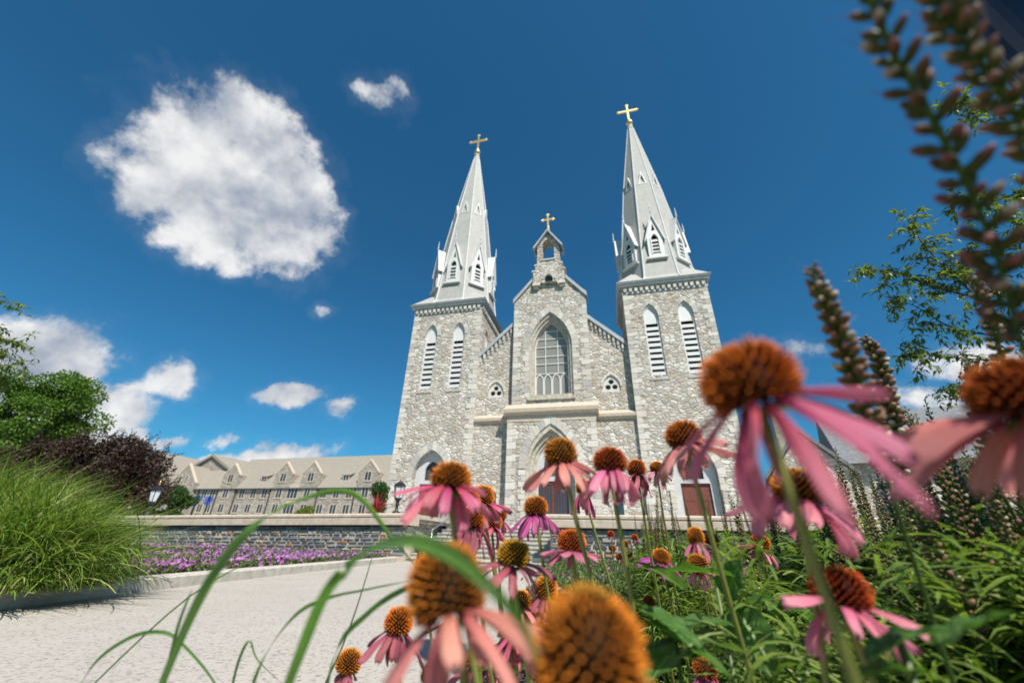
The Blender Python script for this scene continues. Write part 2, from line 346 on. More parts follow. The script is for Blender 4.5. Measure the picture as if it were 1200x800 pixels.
def plate(mb, outer, holes, y0, y1, fn=lambda p: p):
    """flat wall with real openings; outline in (x,z); front at y0, back at y1"""
    cu = bpy.data.curves.new('tmp', 'CURVE'); cu.dimensions = '2D'; cu.fill_mode = 'BOTH'; cu.extrude = abs(y1 - y0) / 2
    for loop in [outer] + holes:
        sp = cu.splines.new('POLY'); sp.points.add(len(loop) - 1)
        for p, (x, z) in zip(sp.points, loop): p.co = (x, z, 0, 1)
        sp.use_cyclic_u = True
    ob = bpy.data.objects.new('tmp', cu); me = bpy.data.meshes.new_from_object(ob)
    ym = (y0 + y1) / 2
    mb.add([fn((v.co.x, ym - v.co.z, v.co.y)) for v in me.vertices], [tuple(p.vertices) for p in me.polygons])
    bpy.data.objects.remove(ob); bpy.data.curves.remove(cu); bpy.data.meshes.remove(me)
    return mb
def ring(mb, inner, outer, y0, y1, fn=lambda p: p):
    """open band between two outlines with equal point counts"""
    n = len(inner); vs = []
    for y in (y0, y1): vs += [fn((x, y, z)) for x, z in inner] + [fn((x, y, z)) for x, z in outer]
    fs = []
    for i in range(n - 1):
        fs += [(i, i + 1, n + i + 1, n + i), (2 * n + i, 3 * n + i, 3 * n + i + 1, 2 * n + i + 1), (i, 2 * n + i, 2 * n + i + 1, i + 1), (n + i, n + i + 1, 3 * n + i + 1, 3 * n + i)]
    fs += [(0, n, 3 * n, 2 * n), (n - 1, 3 * n - 1, 4 * n - 1, 2 * n - 1)]
    return mb.add(vs, fs)
def vouss(mb, cx, hw, zs, za, w, y0, y1, nst=9, jamb=None, fn=lambda p: p, gap=.02):
    """separate wedge stones round a pointed arch (and toothed jamb stones)"""
    a = arch(cx, zs, hw, zs, za, nst); b = arch(cx, zs, hw + w, zs, za + w * 1.25, nst)
    for i in range(len(a) - 1):
        jit = random.uniform(-.06, .06) * w
        q = [a[i], a[i + 1], b[i + 1], b[i]]; c = (sum(p[0] for p in q) / 4, sum(p[1] for p in q) / 4)
        q = [(c[0] + (x - c[0]) * (1 - gap * 2), c[1] + (z - c[1]) * (1 - gap * 2)) for x, z in q]
        mb.prism(q, y0 - random.uniform(0, .02), y1, fn)
    if jamb is not None:
        z = jamb; k = 0
        while z < zs - .1:
            h = min(random.uniform(.28, .42), zs - z); ww = w * (.95 if k % 2 else .6)
            for sx in (-1, 1):
                x0, x1 = sorted((cx + sx * hw, cx + sx * (hw + ww)))
                mb.prism([(x0, z + .012), (x1, z + .012), (x1, z + h - .012), (x0, z + h - .012)], y0 - random.uniform(0, .02), y1, fn)
            z += h; k += 1

# ------------------------------------------------------------ setting: ground
def sheet(name, pts, z, mat, sub=0):
    mb = MB(); mb.add([(x, y, z) for x, y in pts], [tuple(range(len(pts)))])
    return tag(mb.build(name, mat), kind='structure')
tag(MB().add([(-900, -900, -.03), (900, -900, -.03), (900, 900, -.03), (-900, 900, -.03)], [(0, 1, 2, 3)]).build('ground', 'lawn'), kind='structure')
WE = Vector((-3.06, 13.7)); WD = Vector((-math.cos(R(16)), math.sin(R(16))))       # left wall: end and direction
RE = Vector((1.22, 12.25)); RD = Vector((math.cos(R(16)), -math.sin(R(16))))       # right wall
WL = 24.; RL = 15.
kerb = [(-3.95, -3), (-3.9, 0), (-3.84, 3.6), (-3.82, 4.7), (-3.78, 6.1), (-3.56, 9.1), (-3.38, 11.9), (-3.22, 13.9)]
bedge = [(.15, -3), (-.12, .2), (-.14, 1.0), (-.1, 2.2), (.1, 4.2), (.5, 7.5), (1.0, 10.9), (1.3, 12.5)]
mb = MB()
mb.add([(x, y, 0.) for x, y in kerb] + [(x, y, 0.) for x, y in bedge], [(i, i + 8, i + 9, i + 1) for i in range(7)])
tag(mb.build('path', 'path_concrete'), kind='structure')
# terrace (upper level)
le = WE + WD * WL; re = RE + RD * RL
mb = MB(); TZ = 1.10
off = Vector((.39, .92)) * .42
a, b, c_, d_ = le + off, WE + off, RE + off, re + off
sa, sb = b + Vector((.39, .92)) * 2.3, c_ + Vector((.39, .92)) * 2.3
mb.add([(-300, 30, TZ), (a.x, a.y, TZ), (b.x, b.y, TZ), (sa.x, sa.y, TZ), (sb.x, sb.y, TZ), (c_.x, c_.y, TZ), (d_.x, d_.y, TZ), (300, 0, TZ), (300, 400, TZ), (-300, 400, TZ)], [(0, 1, 2, 3, 9), (3, 4, 8, 9), (4, 5, 6, 7, 8)])
tag(mb.build('plaza', 'plaza_paving'), kind='structure')
# beds
def bed(name, pts, mat):
    mb = MB(); mb.add([(x, y, z) for x, y, z in pts], [tuple(range(len(pts)))]); return tag(mb.build(name, mat), kind='structure')
mb = MB()
rgt = [(8, -3), (8, .2), (8, 1), (8, 2.2), (8.5, 4.2), (9, 7.0), (9.8, 8.3), (9.9, 8.6)]
N = 7; rows = []
for i in range(8):
    for k in range(N + 1):
        u = k / N; x = bedge[i][0] + (rgt[i][0] - bedge[i][0]) * u; y = bedge[i][1] + (rgt[i][1] - bedge[i][1]) * u
        rows.append((x, y, .03 + .10 * min(1, u * 4)))
mb.add(rows, [(i * (N + 1) + k, i * (N + 1) + k + 1, (i + 1) * (N + 1) + k + 1, (i + 1) * (N + 1) + k) for i in range(7) for k in range(N)])
tag(mb.build('flower_bed', 'mulch'), kind='structure')
wl = WE + WD * 8; wl2 = WE + WD * 18
bed('petunia_bed', [(kerb[1][0] - .1, 0, .10), (kerb[3][0] - .1, 4.7, .10), (kerb[5][0] - .1, 9.1, .10), (kerb[7][0] - .1, 13.6, .10), (wl.x, wl.y, .06), (wl2.x, wl2.y, -.02), (-24, 6, .0), (-12, 0, .08)], 'mulch')
# kerb: stones along the left edge of the path
mb = MB()
for i in range(7):
    p = Vector(kerb[i]); q = Vector(kerb[i + 1]); L = (q - p).length; n = max(1, round(L / 1.6)); dd = (q - p) / n; nn = Vector((-dd.y, dd.x)).normalized() * .24
    for k in range(n):
        a = p + dd * (k + .006); b = p + dd * (k + .994)
        prof = [(0, 0), (.0, .11), (.02, .13), (.22, .13), (.24, .11), (.24, 0)]
        vs = [(e.x + nn.x / .24 * u, e.y + nn.y / .24 * u, w) for e in (a, b) for u, w in prof]
        mb.add(vs, [(0, 1, 2, 3, 4, 5), (11, 10, 9, 8, 7, 6)] + [(j, j + 6, (j + 1) % 6 + 6, (j + 1) % 6) for j in range(6)])
tag(mb.build('kerb', 'kerb_concrete'), 'pale concrete kerb edging the petunia bed beside the path', 'kerb')

# ------------------------------------------------------------ retaining walls
def retaining(E, D, L, label, flip):
    rt = empty('retaining_wall', (E.x, E.y, 0), label, 'wall', 'low stone retaining walls')
    rt.rotation_euler = (0, .018 if not flip else 0., math.atan2(D.y, D.x))
    s = 1 if flip else -1      # local +x along wall, back side = -s*y ...
    th = .42; yf = 0; yb = -th if not flip else th
    y0, y1 = min(yf, yb), max(yf, yb); fr = 1 if not flip else -1   # outward front direction along local y
    MB().box(0, L, y0 + .03, y1 - .03, -.1, .97).build('wall_core', 'mortar', rt)
    mb = MB()
    def stone(x0, x1, z0, z1, proud):
        g = .012; x0 += g; x1 -= g; z0 += g; z1 -= g
        j = lambda a: random.uniform(-a, a)
        base = [(x0 + j(.012), z0 + j(.012)), (x1 + j(.012), z0 + j(.012)), (x1 + j(.02), (z0 + z1) / 2 + j(.01)), (x1 + j(.012), z1 + j(.012)), ((x0 + x1) / 2 + j(.02), z1 + j(.012)), (x0 + j(.012), z1 + j(.012))]
        cx = (x0 + x1) / 2; cz = (z0 + z1) / 2
        f0 = (-.035 if fr > 0 else .035); yy = lambda q: (yf + f0 + q * fr)
        inner = [(cx + (x - cx) * .86, cz + (z - cz) * .8) for x, z in base]
        vs = [(x, yy(0), z) for x, z in base] + [(x, yy(.03 + proud * .7), z) for x, z in base] + [(x, yy(.045 + proud + j(.008)), z) for x, z in inner]
        mb.add(vs, [(i, (i + 1) % 6, (i + 1) % 6 + 6, i + 6) for i in range(6)] + [(i + 6, (i + 1) % 6 + 6, (i + 1) % 6 + 12, i + 12) for i in range(6)] + [tuple(range(12, 18))])
    z = .16
    while z < .955:
        h = random.choice([.07, .09, .11, .12, .14]); 
        if z + h > .93: h = .97 - z
        x = 0.02
        while x < L - .05:
            w = random.uniform(.12, .42)
            if x + w > L - .1: w = L - .02 - x
            if h > .11 and random.random() < .35:
                q = h * random.uniform(.4, .6); stone(x, x + w, z, z + q, random.uniform(0, .02)); stone(x, x + w, z + q, z + h, random.uniform(0, .02))
            else: stone(x, x + w, z, z + h, random.uniform(0, .02))
            x += w + random.uniform(.015, .04)
        z += h + random.uniform(.012, .024)
    # end face stones
    mb.build('wall_stones', 'wall_stone', rt)
    MB().box(-.03, L, y0 - .05, y1 + .05, -.05, .155).build('base_course', 'tan_stone', rt)
    mb = MB(); x = -.12
    while x < L:
        ln = min(1.85, L - x); prof = [(-.10, 1.0), (-.12, 1.02), (-.12, 1.20), (-.10, 1.225), (-.13, 1.25), (-.13, 1.31), (-.08, 1.35)]
        full = [(u, w) for u, w in prof]; W2 = th
        pr = [(y0 + u, w) for u, w in full] + [(y1 - u, w) for u, w in reversed(full)]
        vs = [(e, y, w) for e in (x + .004, x + ln - .004) for y, w in pr]; n = len(pr)
        mb.add(vs, [tuple(range(n)), tuple(range(2 * n - 1, n - 1, -1))] + [(i, i + n, (i + 1) % n + n, (i + 1) % n) for i in range(n)])
        x += ln
    mb.build('coping', 'tan_stone', rt)
    mb = MB(); cy0, cy1 = sorted((yb, yb - fr * 3.0)); mb.box(0.02, .38, cy0, cy1, -.1, 1.22); mb.build('cheek_wall', 'granite', rt); MB().box(-.03, .43, cy0, cy1, 1.222, 1.35).build('cheek_coping', 'tan_stone', rt)
    return rt
retaining(WE, WD, WL, 'low dark stone wall with tan coping behind the purple petunias, left of the steps', False)
retaining(RE, RD, RL, 'low dark stone wall with tan coping behind the flower bed, right of the steps', True)
# steps between the walls
st = empty('stone_steps', ((WE + RE) / 2).to_3d(), 'wide grey stone steps rising between the two low walls', 'steps')
ang = math.atan2(RE.y - WE.y, RE.x - WE.x); st.rotation_euler.z = ang
SL = (RE - WE).length
for k in range(9):
    MB().box(-SL / 2 + .03, SL / 2 - .03, .10 + .31 * k, 3.2, (TZ - .0) * k / 9 + (.002 if k else -.05), TZ * (k + 1) / 9 - .03).box(-SL / 2 + .03, SL / 2 - .03, .07 + .31 * k, 3.2, TZ * (k + 1) / 9 - .03, TZ * (k + 1) / 9).build('step', 'kerb_concrete', st)
for sx in (-1,):
    rl = empty('handrail', (0, 0, 0), 'steel handrail beside the left end of the stone steps', 'handrail')
    base = WE.to_3d() + Vector((.75, .1, 0)); dd = Vector((.39 * .9, .92 * .9, 0))
    p0 = base; p1 = base + Vector((.38, .92, 0)) * 2.9
    rl.location = p0
    for hh in (.62, .9): MB().tube([(0, 0, hh - .02), (0, 0, hh), tuple(p1 - p0 + Vector((0, 0, hh + TZ)))], .02, 8).build('rail', 'steel_rail', rl, True)
    for f in (0, .5, 1): MB().tube([tuple((p1 - p0) * f + Vector((0, 0, TZ * f))), tuple((p1 - p0) * f + Vector((0, 0, TZ * f + .9)))], .022, 8).build('post', 'steel_rail', rl, True)

# ------------------------------------------------------------ wall lanterns
def lantern(loc, label, s=1.):
    rt = empty('wall_lantern', loc, label, 'lantern', 'black lanterns on the walls'); rt.scale = (s, s, s)
    MB().lathe([(.13, 0), (.13, .03), (.09, .06), (.05, .09), (.045, .22), (.075, .26), (.05, .29), (.06, .36), (.10, .42), (.125, .44), (.125, .46)], n=12).build('base', 'black_iron', rt, True)
    g = MB(); fr = MB(); z0, z1, r0, r1 = .46, .83, .115, .18; n = 6
    g.add([(r * .93 * math.cos(2 * PI * k / n), r * .93 * math.sin(2 * PI * k / n), z) for r, z in ((r0, z0), (r1, z1)) for k in range(n)], [(k, (k + 1) % n, (k + 1) % n + n, k + n) for k in range(n)])
    g.build('glass', 'frosted_lamp', rt)
    for k in range(n):
        a = 2 * PI * k / n; b = a + 2 * PI / n
        fr.tube([(r0 * math.cos(a), r0 * math.sin(a), z0), (r1 * math.cos(a), r1 * math.sin(a), z1)], .011, 4)
        for r, z in ((r0, z0), (r1, z1)): fr.tube([(r * math.cos(a), r * math.sin(a), z), (r * math.cos(b), r * math.sin(b), z)], .012, 4)
    fr.build('frame', 'black_iron', rt)
    MB().lathe([(.205, .83), (.215, .845), (.13, .93), (.06, .985), (.03, 1.0), (.02, 1.01)], n=6).build('roof', 'black_iron', rt)
    MB().lathe([(.012, 1.01), (.03, 1.03), (.012, 1.05), (.03, 1.075), (.012, 1.10), (.022, 1.12), (.003, 1.17)], n=8).build('finial', 'gold', rt, True)
    return rt
pL = WE + WD * .62 + Vector((.39, .92)) * .2
lantern((pL.x, pL.y, 1.35), 'black lantern with gold finial on the end of the left wall by the steps', 1.0)
pW = WE + WD * 11.4 + Vector((.39, .92)) * .2
lantern((pW.x, pW.y, 1.15), 'black lantern on the left wall in front of the purple-leaved tree', 1.12)
pR = RE + RD * 8.2 + Vector((.39, .92)) * .2
lantern((pR.x, pR.y, 1.35), 'black lantern on the right wall half hidden by the tall spikes', .8)

# ------------------------------------------------------------ church
TH = R(14.221)
CH = empty('church', (2.925, 27.327, 1.079), 'pale stone church with two grey spires and a central belfry gable', 'church', rz=-TH)
A_, W_ = 5.77, 6.06; ZC = 17.15
def tower(u0, sgn):
    u1 = u0 + W_; uc = (u0 + u1) / 2
    lc = [uc - 1.22, uc + 1.22] 
    tw = MB(); dcx = uc + sgn * .05
    door = arch(dcx, 0, 1.28, 3.6, 5.45)
    outer = [(u0, -1.2), (u0 - 0.0, ZC), (u1, ZC), (u1, -1.2), (dcx + 1.28, -1.2)] + list(reversed(door)) + [(dcx - 1.28, -1.2)]
    holes = [arch(c, 10.15, .52, 14.9, 16.0) for c in lc]
    plate(tw, outer, holes, 0, .55)
    side_h = [arch(c, 10.15, .5, 14.9, 16.0) for c in (1.9, 4.1)]
    for uu, sg in ((u0, 1), (u1, -1)):
        plate(tw, [(.55, -1.2), (.55, ZC), (W_ - .5, ZC), (W_ - .5, -1.2)], side_h, 0, .5, lambda p, uu=uu, sg=sg: (uu + sg * p[1], p[0], p[2]))
    tw.box(u0, u1, W_ - .5, W_, -1.2, ZC)
    T_ = tw.build('tower', 'granite', CH)
    # near-black floor and board inside, painted to stand for the hollow belfry's darkness
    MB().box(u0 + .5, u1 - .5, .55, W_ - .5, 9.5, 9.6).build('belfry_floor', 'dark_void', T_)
    MB().box(u0 + .5, u1 - .5, 2.6, 2.7, 9.6, ZC - .1).build('belfry_dark_board', 'dark_void', T_)
    fns = [(lc, lambda p: p)] + [((1.9, 4.1), lambda p, uu=uu, sg=sg: (uu + sg * p[1], p[0], p[2])) for uu, sg in ((u0, 1), (u1, -1))]
    for cs, fn in fns:
        for c in cs:
            mb = MB(); ring(mb, arch(c, 10.15, .42, 14.9, 15.88), arch(c, 10.15, .515, 14.9, 15.99), .10, .30, fn)
            mb.prism([(c - .52, 10.0), (c + .52, 10.0), (c + .52, 10.16), (c - .52, 10.16)], .06, .32, fn)
            mb.prism(arch(c, 14.35, .42, 14.9, 15.88), .17, .22, fn)       # blank head panel
            nsl = 9
            for k in range(nsl):
                z = 10.35 + k * .445
                q = lambda p, fn=fn: fn(p)
                mb.add([q(v) for v in [(c - .42, .10, z - .06), (c + .42, .10, z - .06), (c + .42, .10, z - .0), (c - .42, .10, z - .0), (c - .42, .36, z + .22), (c + .42, .36, z + .22), (c + .42, .36, z + .28), (c - .42, .36, z + .28)]],
                       [(0, 1, 2, 3), (4, 7, 6, 5), (0, 4, 5, 1), (3, 2, 6, 7), (0, 3, 7, 4), (1, 5, 6, 2)])
                mb.prism([(c - .42, z - .12), (c + .42, z - .12), (c + .42, z + .13), (c - .42, z + .13)], .09, .115, fn)
            mb.build('louvre_window', 'white_paint', T_)
    vm = MB()
    for c in lc:
        v2 = MB(); vouss(v2, c, .53, 14.9, 16.02, .32, -.025, .1, 5); v2.build('window_surround', 'dressed_stone', T_); MB().box(c - .66, c + .66, -.05, .08, 9.86, 9.98).build('window_sill', 'dressed_stone', T_)
    vouss(vm, dcx, 1.29, 3.6, 5.47, .48, -.03, .2, 7, jamb=-.5)
    vm.build('door_arch', 'dressed_stone', T_)
    for uu, sg in ((u0, 1), (u1, -1)):
        qm = MB(); z = -.6; k = 0
        while z < ZC - .1:
            h = min(random.uniform(.30, .46), ZC - z - .01)
            for yy in (0,):
                lx = .62 if k % 2 else .34; ly = .34 if k % 2 else .62
                x0, x1 = sorted((uu - sg * .025, uu + sg * lx)); y0, y1 = -.025, .1
                qm.box(x0, x1, -.025 - random.uniform(0, .012), .05, z + .012, z + h - .012)
                x0, x1 = sorted((uu - sg * (.025 + random.uniform(0, .01)), uu + sg * .05)); qm.box(x0, x1, .052, ly, z + .014, z + h - .014)
            z += h; k += 1
        qm.build('corner_quoins', 'dressed_stone', T_)
    # door
    dr = MB(); plate(dr, [(dcx - 1.27, -.4)] + arch(dcx, 0, 1.27, 3.6, 5.43)[1:-1] + [(dcx + 1.27, -.4)], [[(dcx - .85, -.38), (dcx - .85, 3.15), (dcx + .85, 3.15), (dcx + .85, -.38)], arch(dcx, 3.4, .55, 4.0, 4.7)], .42, .52)
    D = dr.build('door_surround', 'door_white', T_)
    mb = MB()
    for s in (-1, 1):
        x0, x1 = sorted((dcx + s * .01, dcx + s * .85)); mb.box(x0, x1, .56, .62, -.4, 3.15)
        for z0, z1 in ((.1, .9), (1.05, 2.0), (2.15, 3.0)): mb.box(x0 + .1, x1 - .1, .545, .56, z0, z1)
    mb.build('door', 'door_red', T_)
    MB().prism(arch(dcx, 3.3, .7, 4.0, 4.9), .66, .7).build('fanlight', 'shaded_glass', D)
    # cornice
    mb = MB(); e = .10
    def sq(r, z0, z1, r2=None):
        r2 = r if r2 is None else r2; cx, cy, h = uc, W_ / 2, W_ / 2
        mb.add([(cx + sx * (h + q), cy + sy * (h + q), z) for q, z in ((r, z0), (r2, z1)) for sx, sy in ((-1, -1), (1, -1), (1, 1), (-1, 1))],
               [(3, 2, 1, 0), (4, 5, 6, 7)] + [(i, (i + 1) % 4, (i + 1) % 4 + 4, i + 4) for i in range(4)])
    sq(.06, ZC - .12, ZC + .03); sq(.10, ZC + .33, ZC + .50, .12); sq(.26, ZC + .502, ZC + .66, .30); sq(.34, ZC + .662, ZC + .84, .42); sq(.42, ZC + .842, ZC + .9, .36)
    mb.build('cornice', 'lead_grey', T_)
    mb = MB(); n = 15; sq_in = W_ / 2 + .02
    mb.box(uc - sq_in, uc + sq_in, W_ / 2 - sq_in, W_ / 2 + sq_in, ZC + .03, ZC + .33)
    for k in range(n):
        a = -W_ / 2 + .2 + k * (W_ - .4) / (n - 1)
        mb.box(uc + a - .11, uc + a + .11, -.16, -.022, ZC + .04, ZC + .325)
        for sx in (-1, 1):
            x0, x1 = sorted((uc + sx * (W_ / 2 + .022), uc + sx * (W_ / 2 + .16))); mb.box(x0, x1, W_ / 2 + a - .11, W_ / 2 + a + .11, ZC + .04, ZC + .325)
    mb.build('dentils', 'dressed_stone', T_)
    return uc
def spire(uc):
    cx, cy = uc, W_ / 2; z0 = ZC + .88; zt = 40.2
    S = MB(); n = 8; rings = [(3.30, z0), (3.02, z0 + .5), (2.90, z0 + 1.5), (1.74, 29.9), (.30, zt)]
    t8 = 1 / math.cos(PI / 8)
    vs = [(cx + a * t8 * math.cos(PI / 8 + k * PI / 4), cy + a * t8 * math.sin(PI / 8 + k * PI / 4), z) for a, z in rings for k in range(n)]
    S.add(vs, [(i * n + k, i * n + (k + 1) % n, (i + 1) * n + (k + 1) % n, (i + 1) * n + k) for i in range(len(rings) - 1) for k in range(n)] + [tuple(range(n - 1, -1, -1)), tuple(4 * n + k for k in range(n))])
    h = W_ / 2 + .33
    for sx in (-1, 1):
        for sy in (-1, 1):     # broaches
            t = 3.30 * math.tan(PI / 8)
            q = 2.72 / math.sqrt(2)
            S.add([(cx + sx * h, cy + sy * h, z0), (cx + sx * h, cy + sy * t, z0), (cx + sx * t, cy + sy * h, z0), (cx + sx * q, cy + sy * q, z0 + 1.75), (cx + sx * 1.0, cy + sy * 1.0, z0)],
                  [(0, 1, 3), (0, 3, 2), (1, 4, 3), (2, 3, 4)])
    SP = S.build('spire', 'spire_metal', CH)
    hr = MB()
    for k in range(8):
        a = PI / 8 + k * PI / 4
        hr.tube([(cx + r * t8 * math.cos(a), cy + r * t8 * math.sin(a), z) for r, z in rings], [.075, .07, .065, .055, .035], 6)
    hr.build('hip_rolls', 'white_paint', SP)
    ap = lambda z: float(np.interp(z, [z0 + 1.5, 29.9, zt], [2.9, 1.74, .30]))
    for k in range(8):
        a = k * PI / 4 - PI / 2; ca, sa_ = math.cos(a), math.sin(a)
        def fn(p, ca=ca, sa_=sa_):      # local: x across, y outward, z up
            x, y, z = p; return (cx + y * ca - x * sa_, cy + y * sa_ + x * ca, z)
        r0 = 2.92; zb = 20.35; hw = .62; ze = 22.5; zp = 24.9
        d_ = MB()
        plate(d_, [(-hw, zb), (-hw + .02, ze), (0, zp - .15), (hw - .02, ze), (hw, zb)], [arch(0, 20.75, .27, 22.2, 22.75, 6), [(-.14, 23.15), (0, 23.95), (.14, 23.15)]], r0, r0 - .14, fn)
        for s in (-1, 1):
            x0, x1 = sorted((s * hw, s * (hw - .08))); d_.add([fn(v) for v in [(x0, r0 - .14, zb), (x1, r0 - .14, zb), (x1, 2.3, zb), (x0, 2.3, zb), (x0, r0 - .14, ze), (x1, r0 - .14, ze), (x1, 2.0, ze), (x0, 2.0, ze)]], [(0, 1, 2, 3), (4, 7, 6, 5), (0, 4, 5, 1), (1, 5, 6, 2), (2, 6, 7, 3), (3, 7, 4, 0)])
        ring(d_, arch(0, 20.75, .27, 22.2, 22.75, 6), arch(0, 20.75, .36, 22.2, 22.9, 6), r0 + .05, r0, fn)
        d_.prism([(-.8, zb - .12), (.8, zb - .12), (.8, zb + .02), (-.8, zb + .02)], r0 + .14, 2.4, fn)
        for q in range(4):
            z = 20.95 + q * .36; d_.add([fn(v) for v in [(-.28, r0 + .0, z - .06), (.28, r0 + .0, z - .06), (.28, r0 + .0, z + .07), (-.28, r0 + .0, z + .07), (-.28, r0 - .25, z + .18), (.28, r0 - .25, z + .18)]], [(0, 1, 2, 3), (3, 2, 5, 4), (0, 4, 5, 1)])
        # tracery head
        d_.prism([(-.27, 22.12), (.27, 22.12), (.27, 22.2), (-.27, 22.2)], r0 - .02, r0 - .08, fn)
        DM = d_.build('dormer', 'white_paint', SP)
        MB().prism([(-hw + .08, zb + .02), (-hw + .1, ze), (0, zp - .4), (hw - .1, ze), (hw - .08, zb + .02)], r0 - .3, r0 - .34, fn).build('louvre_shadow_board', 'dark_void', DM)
        rf = MB()
        for s in (-1, 1):
            eo = (s * (hw + .20), ze - .42); pk = (0, zp + .12); off = .10
            for (yy0, yy1) in ((r0 + .13, 1.9),):
                v = [(pk[0], yy0, pk[1]), (eo[0], yy0, eo[1]), (eo[0], yy1, eo[1]), (pk[0], yy1, pk[1])]
                w = [(x + (s * .0), y, z - off) for x, y, z in v]; w[1] = (eo[0] - s * .09, yy0, eo[1] - .03); w[2] = (eo[0] - s * .09, yy1, eo[1] - .03); w[0] = (0, yy0, pk[1] - .22); w[3] = (0, yy1, pk[1] - .22)
                rf.add([fn(q) for q in v + w], [(0, 1, 2, 3), (7, 6, 5, 4), (0, 4, 5, 1), (1, 5, 6, 2), (2, 6, 7, 3)])
        rf.build('dormer_roof', 'white_paint', DM)
        fm = MB(); prof = [(.05, 0), (.05, .12), (.10, .2), (.05, .28), (.04, .5), (.09, .62), (.03, .7), (.03, .85), (.005, 1.15)]
        fm.lathe(prof, n=6); fm.tf(lambda v: fn((v.x, r0 + .16 + v.y, zp + .02 + v.z))); fm.build('finial', 'white_paint', DM)
        # small upper gablets
        zg = 29.9; rg = ap(zg) + .03; gm = MB()
        ww = .42
        plate(gm, [(-ww, zg), (0, zg + 1.75), (ww, zg)], [[(-ww + .17, zg + .12), (0, zg + 1.3), (ww - .17, zg + .12)]], rg, rg - .08, fn)
        gm.add([fn(v) for v in [(-ww, rg, zg), (0, rg, zg + 1.75), (0, rg - .40, zg + 1.75), (-ww, rg - .25, zg)]], [(0, 1, 2, 3)])
        gm.add([fn(v) for v in [(ww, rg, zg), (ww, rg - .25, zg), (0, rg - .40, zg + 1.75), (0, rg, zg + 1.75)]], [(0, 1, 2, 3)])
        gm.build('gablet', 'white_paint', SP)
    MB().lathe([(.24, 39.9), (.36, 40.15), (.33, 40.35), (.22, 40.45), (.30, 40.62), (.30, 40.75), (.2, 40.85), (.2, 40.95)], (cx, cy, 0), 16).build('spire_cap', 'arch_stone', SP, True)
    cr = MB(); rb = .37; zb = 41.25
    cr.lathe([(rb * math.sin(PI * i / 10) + .001, -rb * math.cos(PI * i / 10)) for i in range(11)], (cx, cy, zb), 18)
    cr.build('gold_ball', 'gold', SP, True)
    make_cross(cx, cy, zb + rb - .05, 2.85, 1.08, .10, SP)
def make_cross(cx, cy, z, h, arm, t, parent, name='gold_cross'):
    c = MB(); za = z + h * .62
    c.box(cx - t, cx + t, cy - t * .8, cy + t * .8, z, z + h - .1); c.box(cx - arm + .1, cx + arm - .1, cy - t * .78, cy + t * .78, za - t, za + t)
    for (x, zz, ax) in ((cx - arm + .1, za, 0), (cx + arm - .1, za, 0), (cx, z + h - .1, 1)):
        for dx, dz in ((0, 0), (t * 1.25, 0), (-t * 1.25, 0), (0, t * 1.25), (0, -t * 1.25)):
            r = t * .95
            c.lathe([(r * math.sin(PI * i / 6) + .001, -r * math.cos(PI * i / 6)) for i in range(7)], (x + dx, cy, zz + dz), 8)
    c.lathe([(t * 2.1, 0), (t * 1.6, .1), (t * 1.2, .35)], (cx, cy, z - .02), 10)
    c.build(name, 'gold', parent)
for u0, s in ((-A_ - W_, 1), (A_, -1)):
    spire(tower(u0, s))

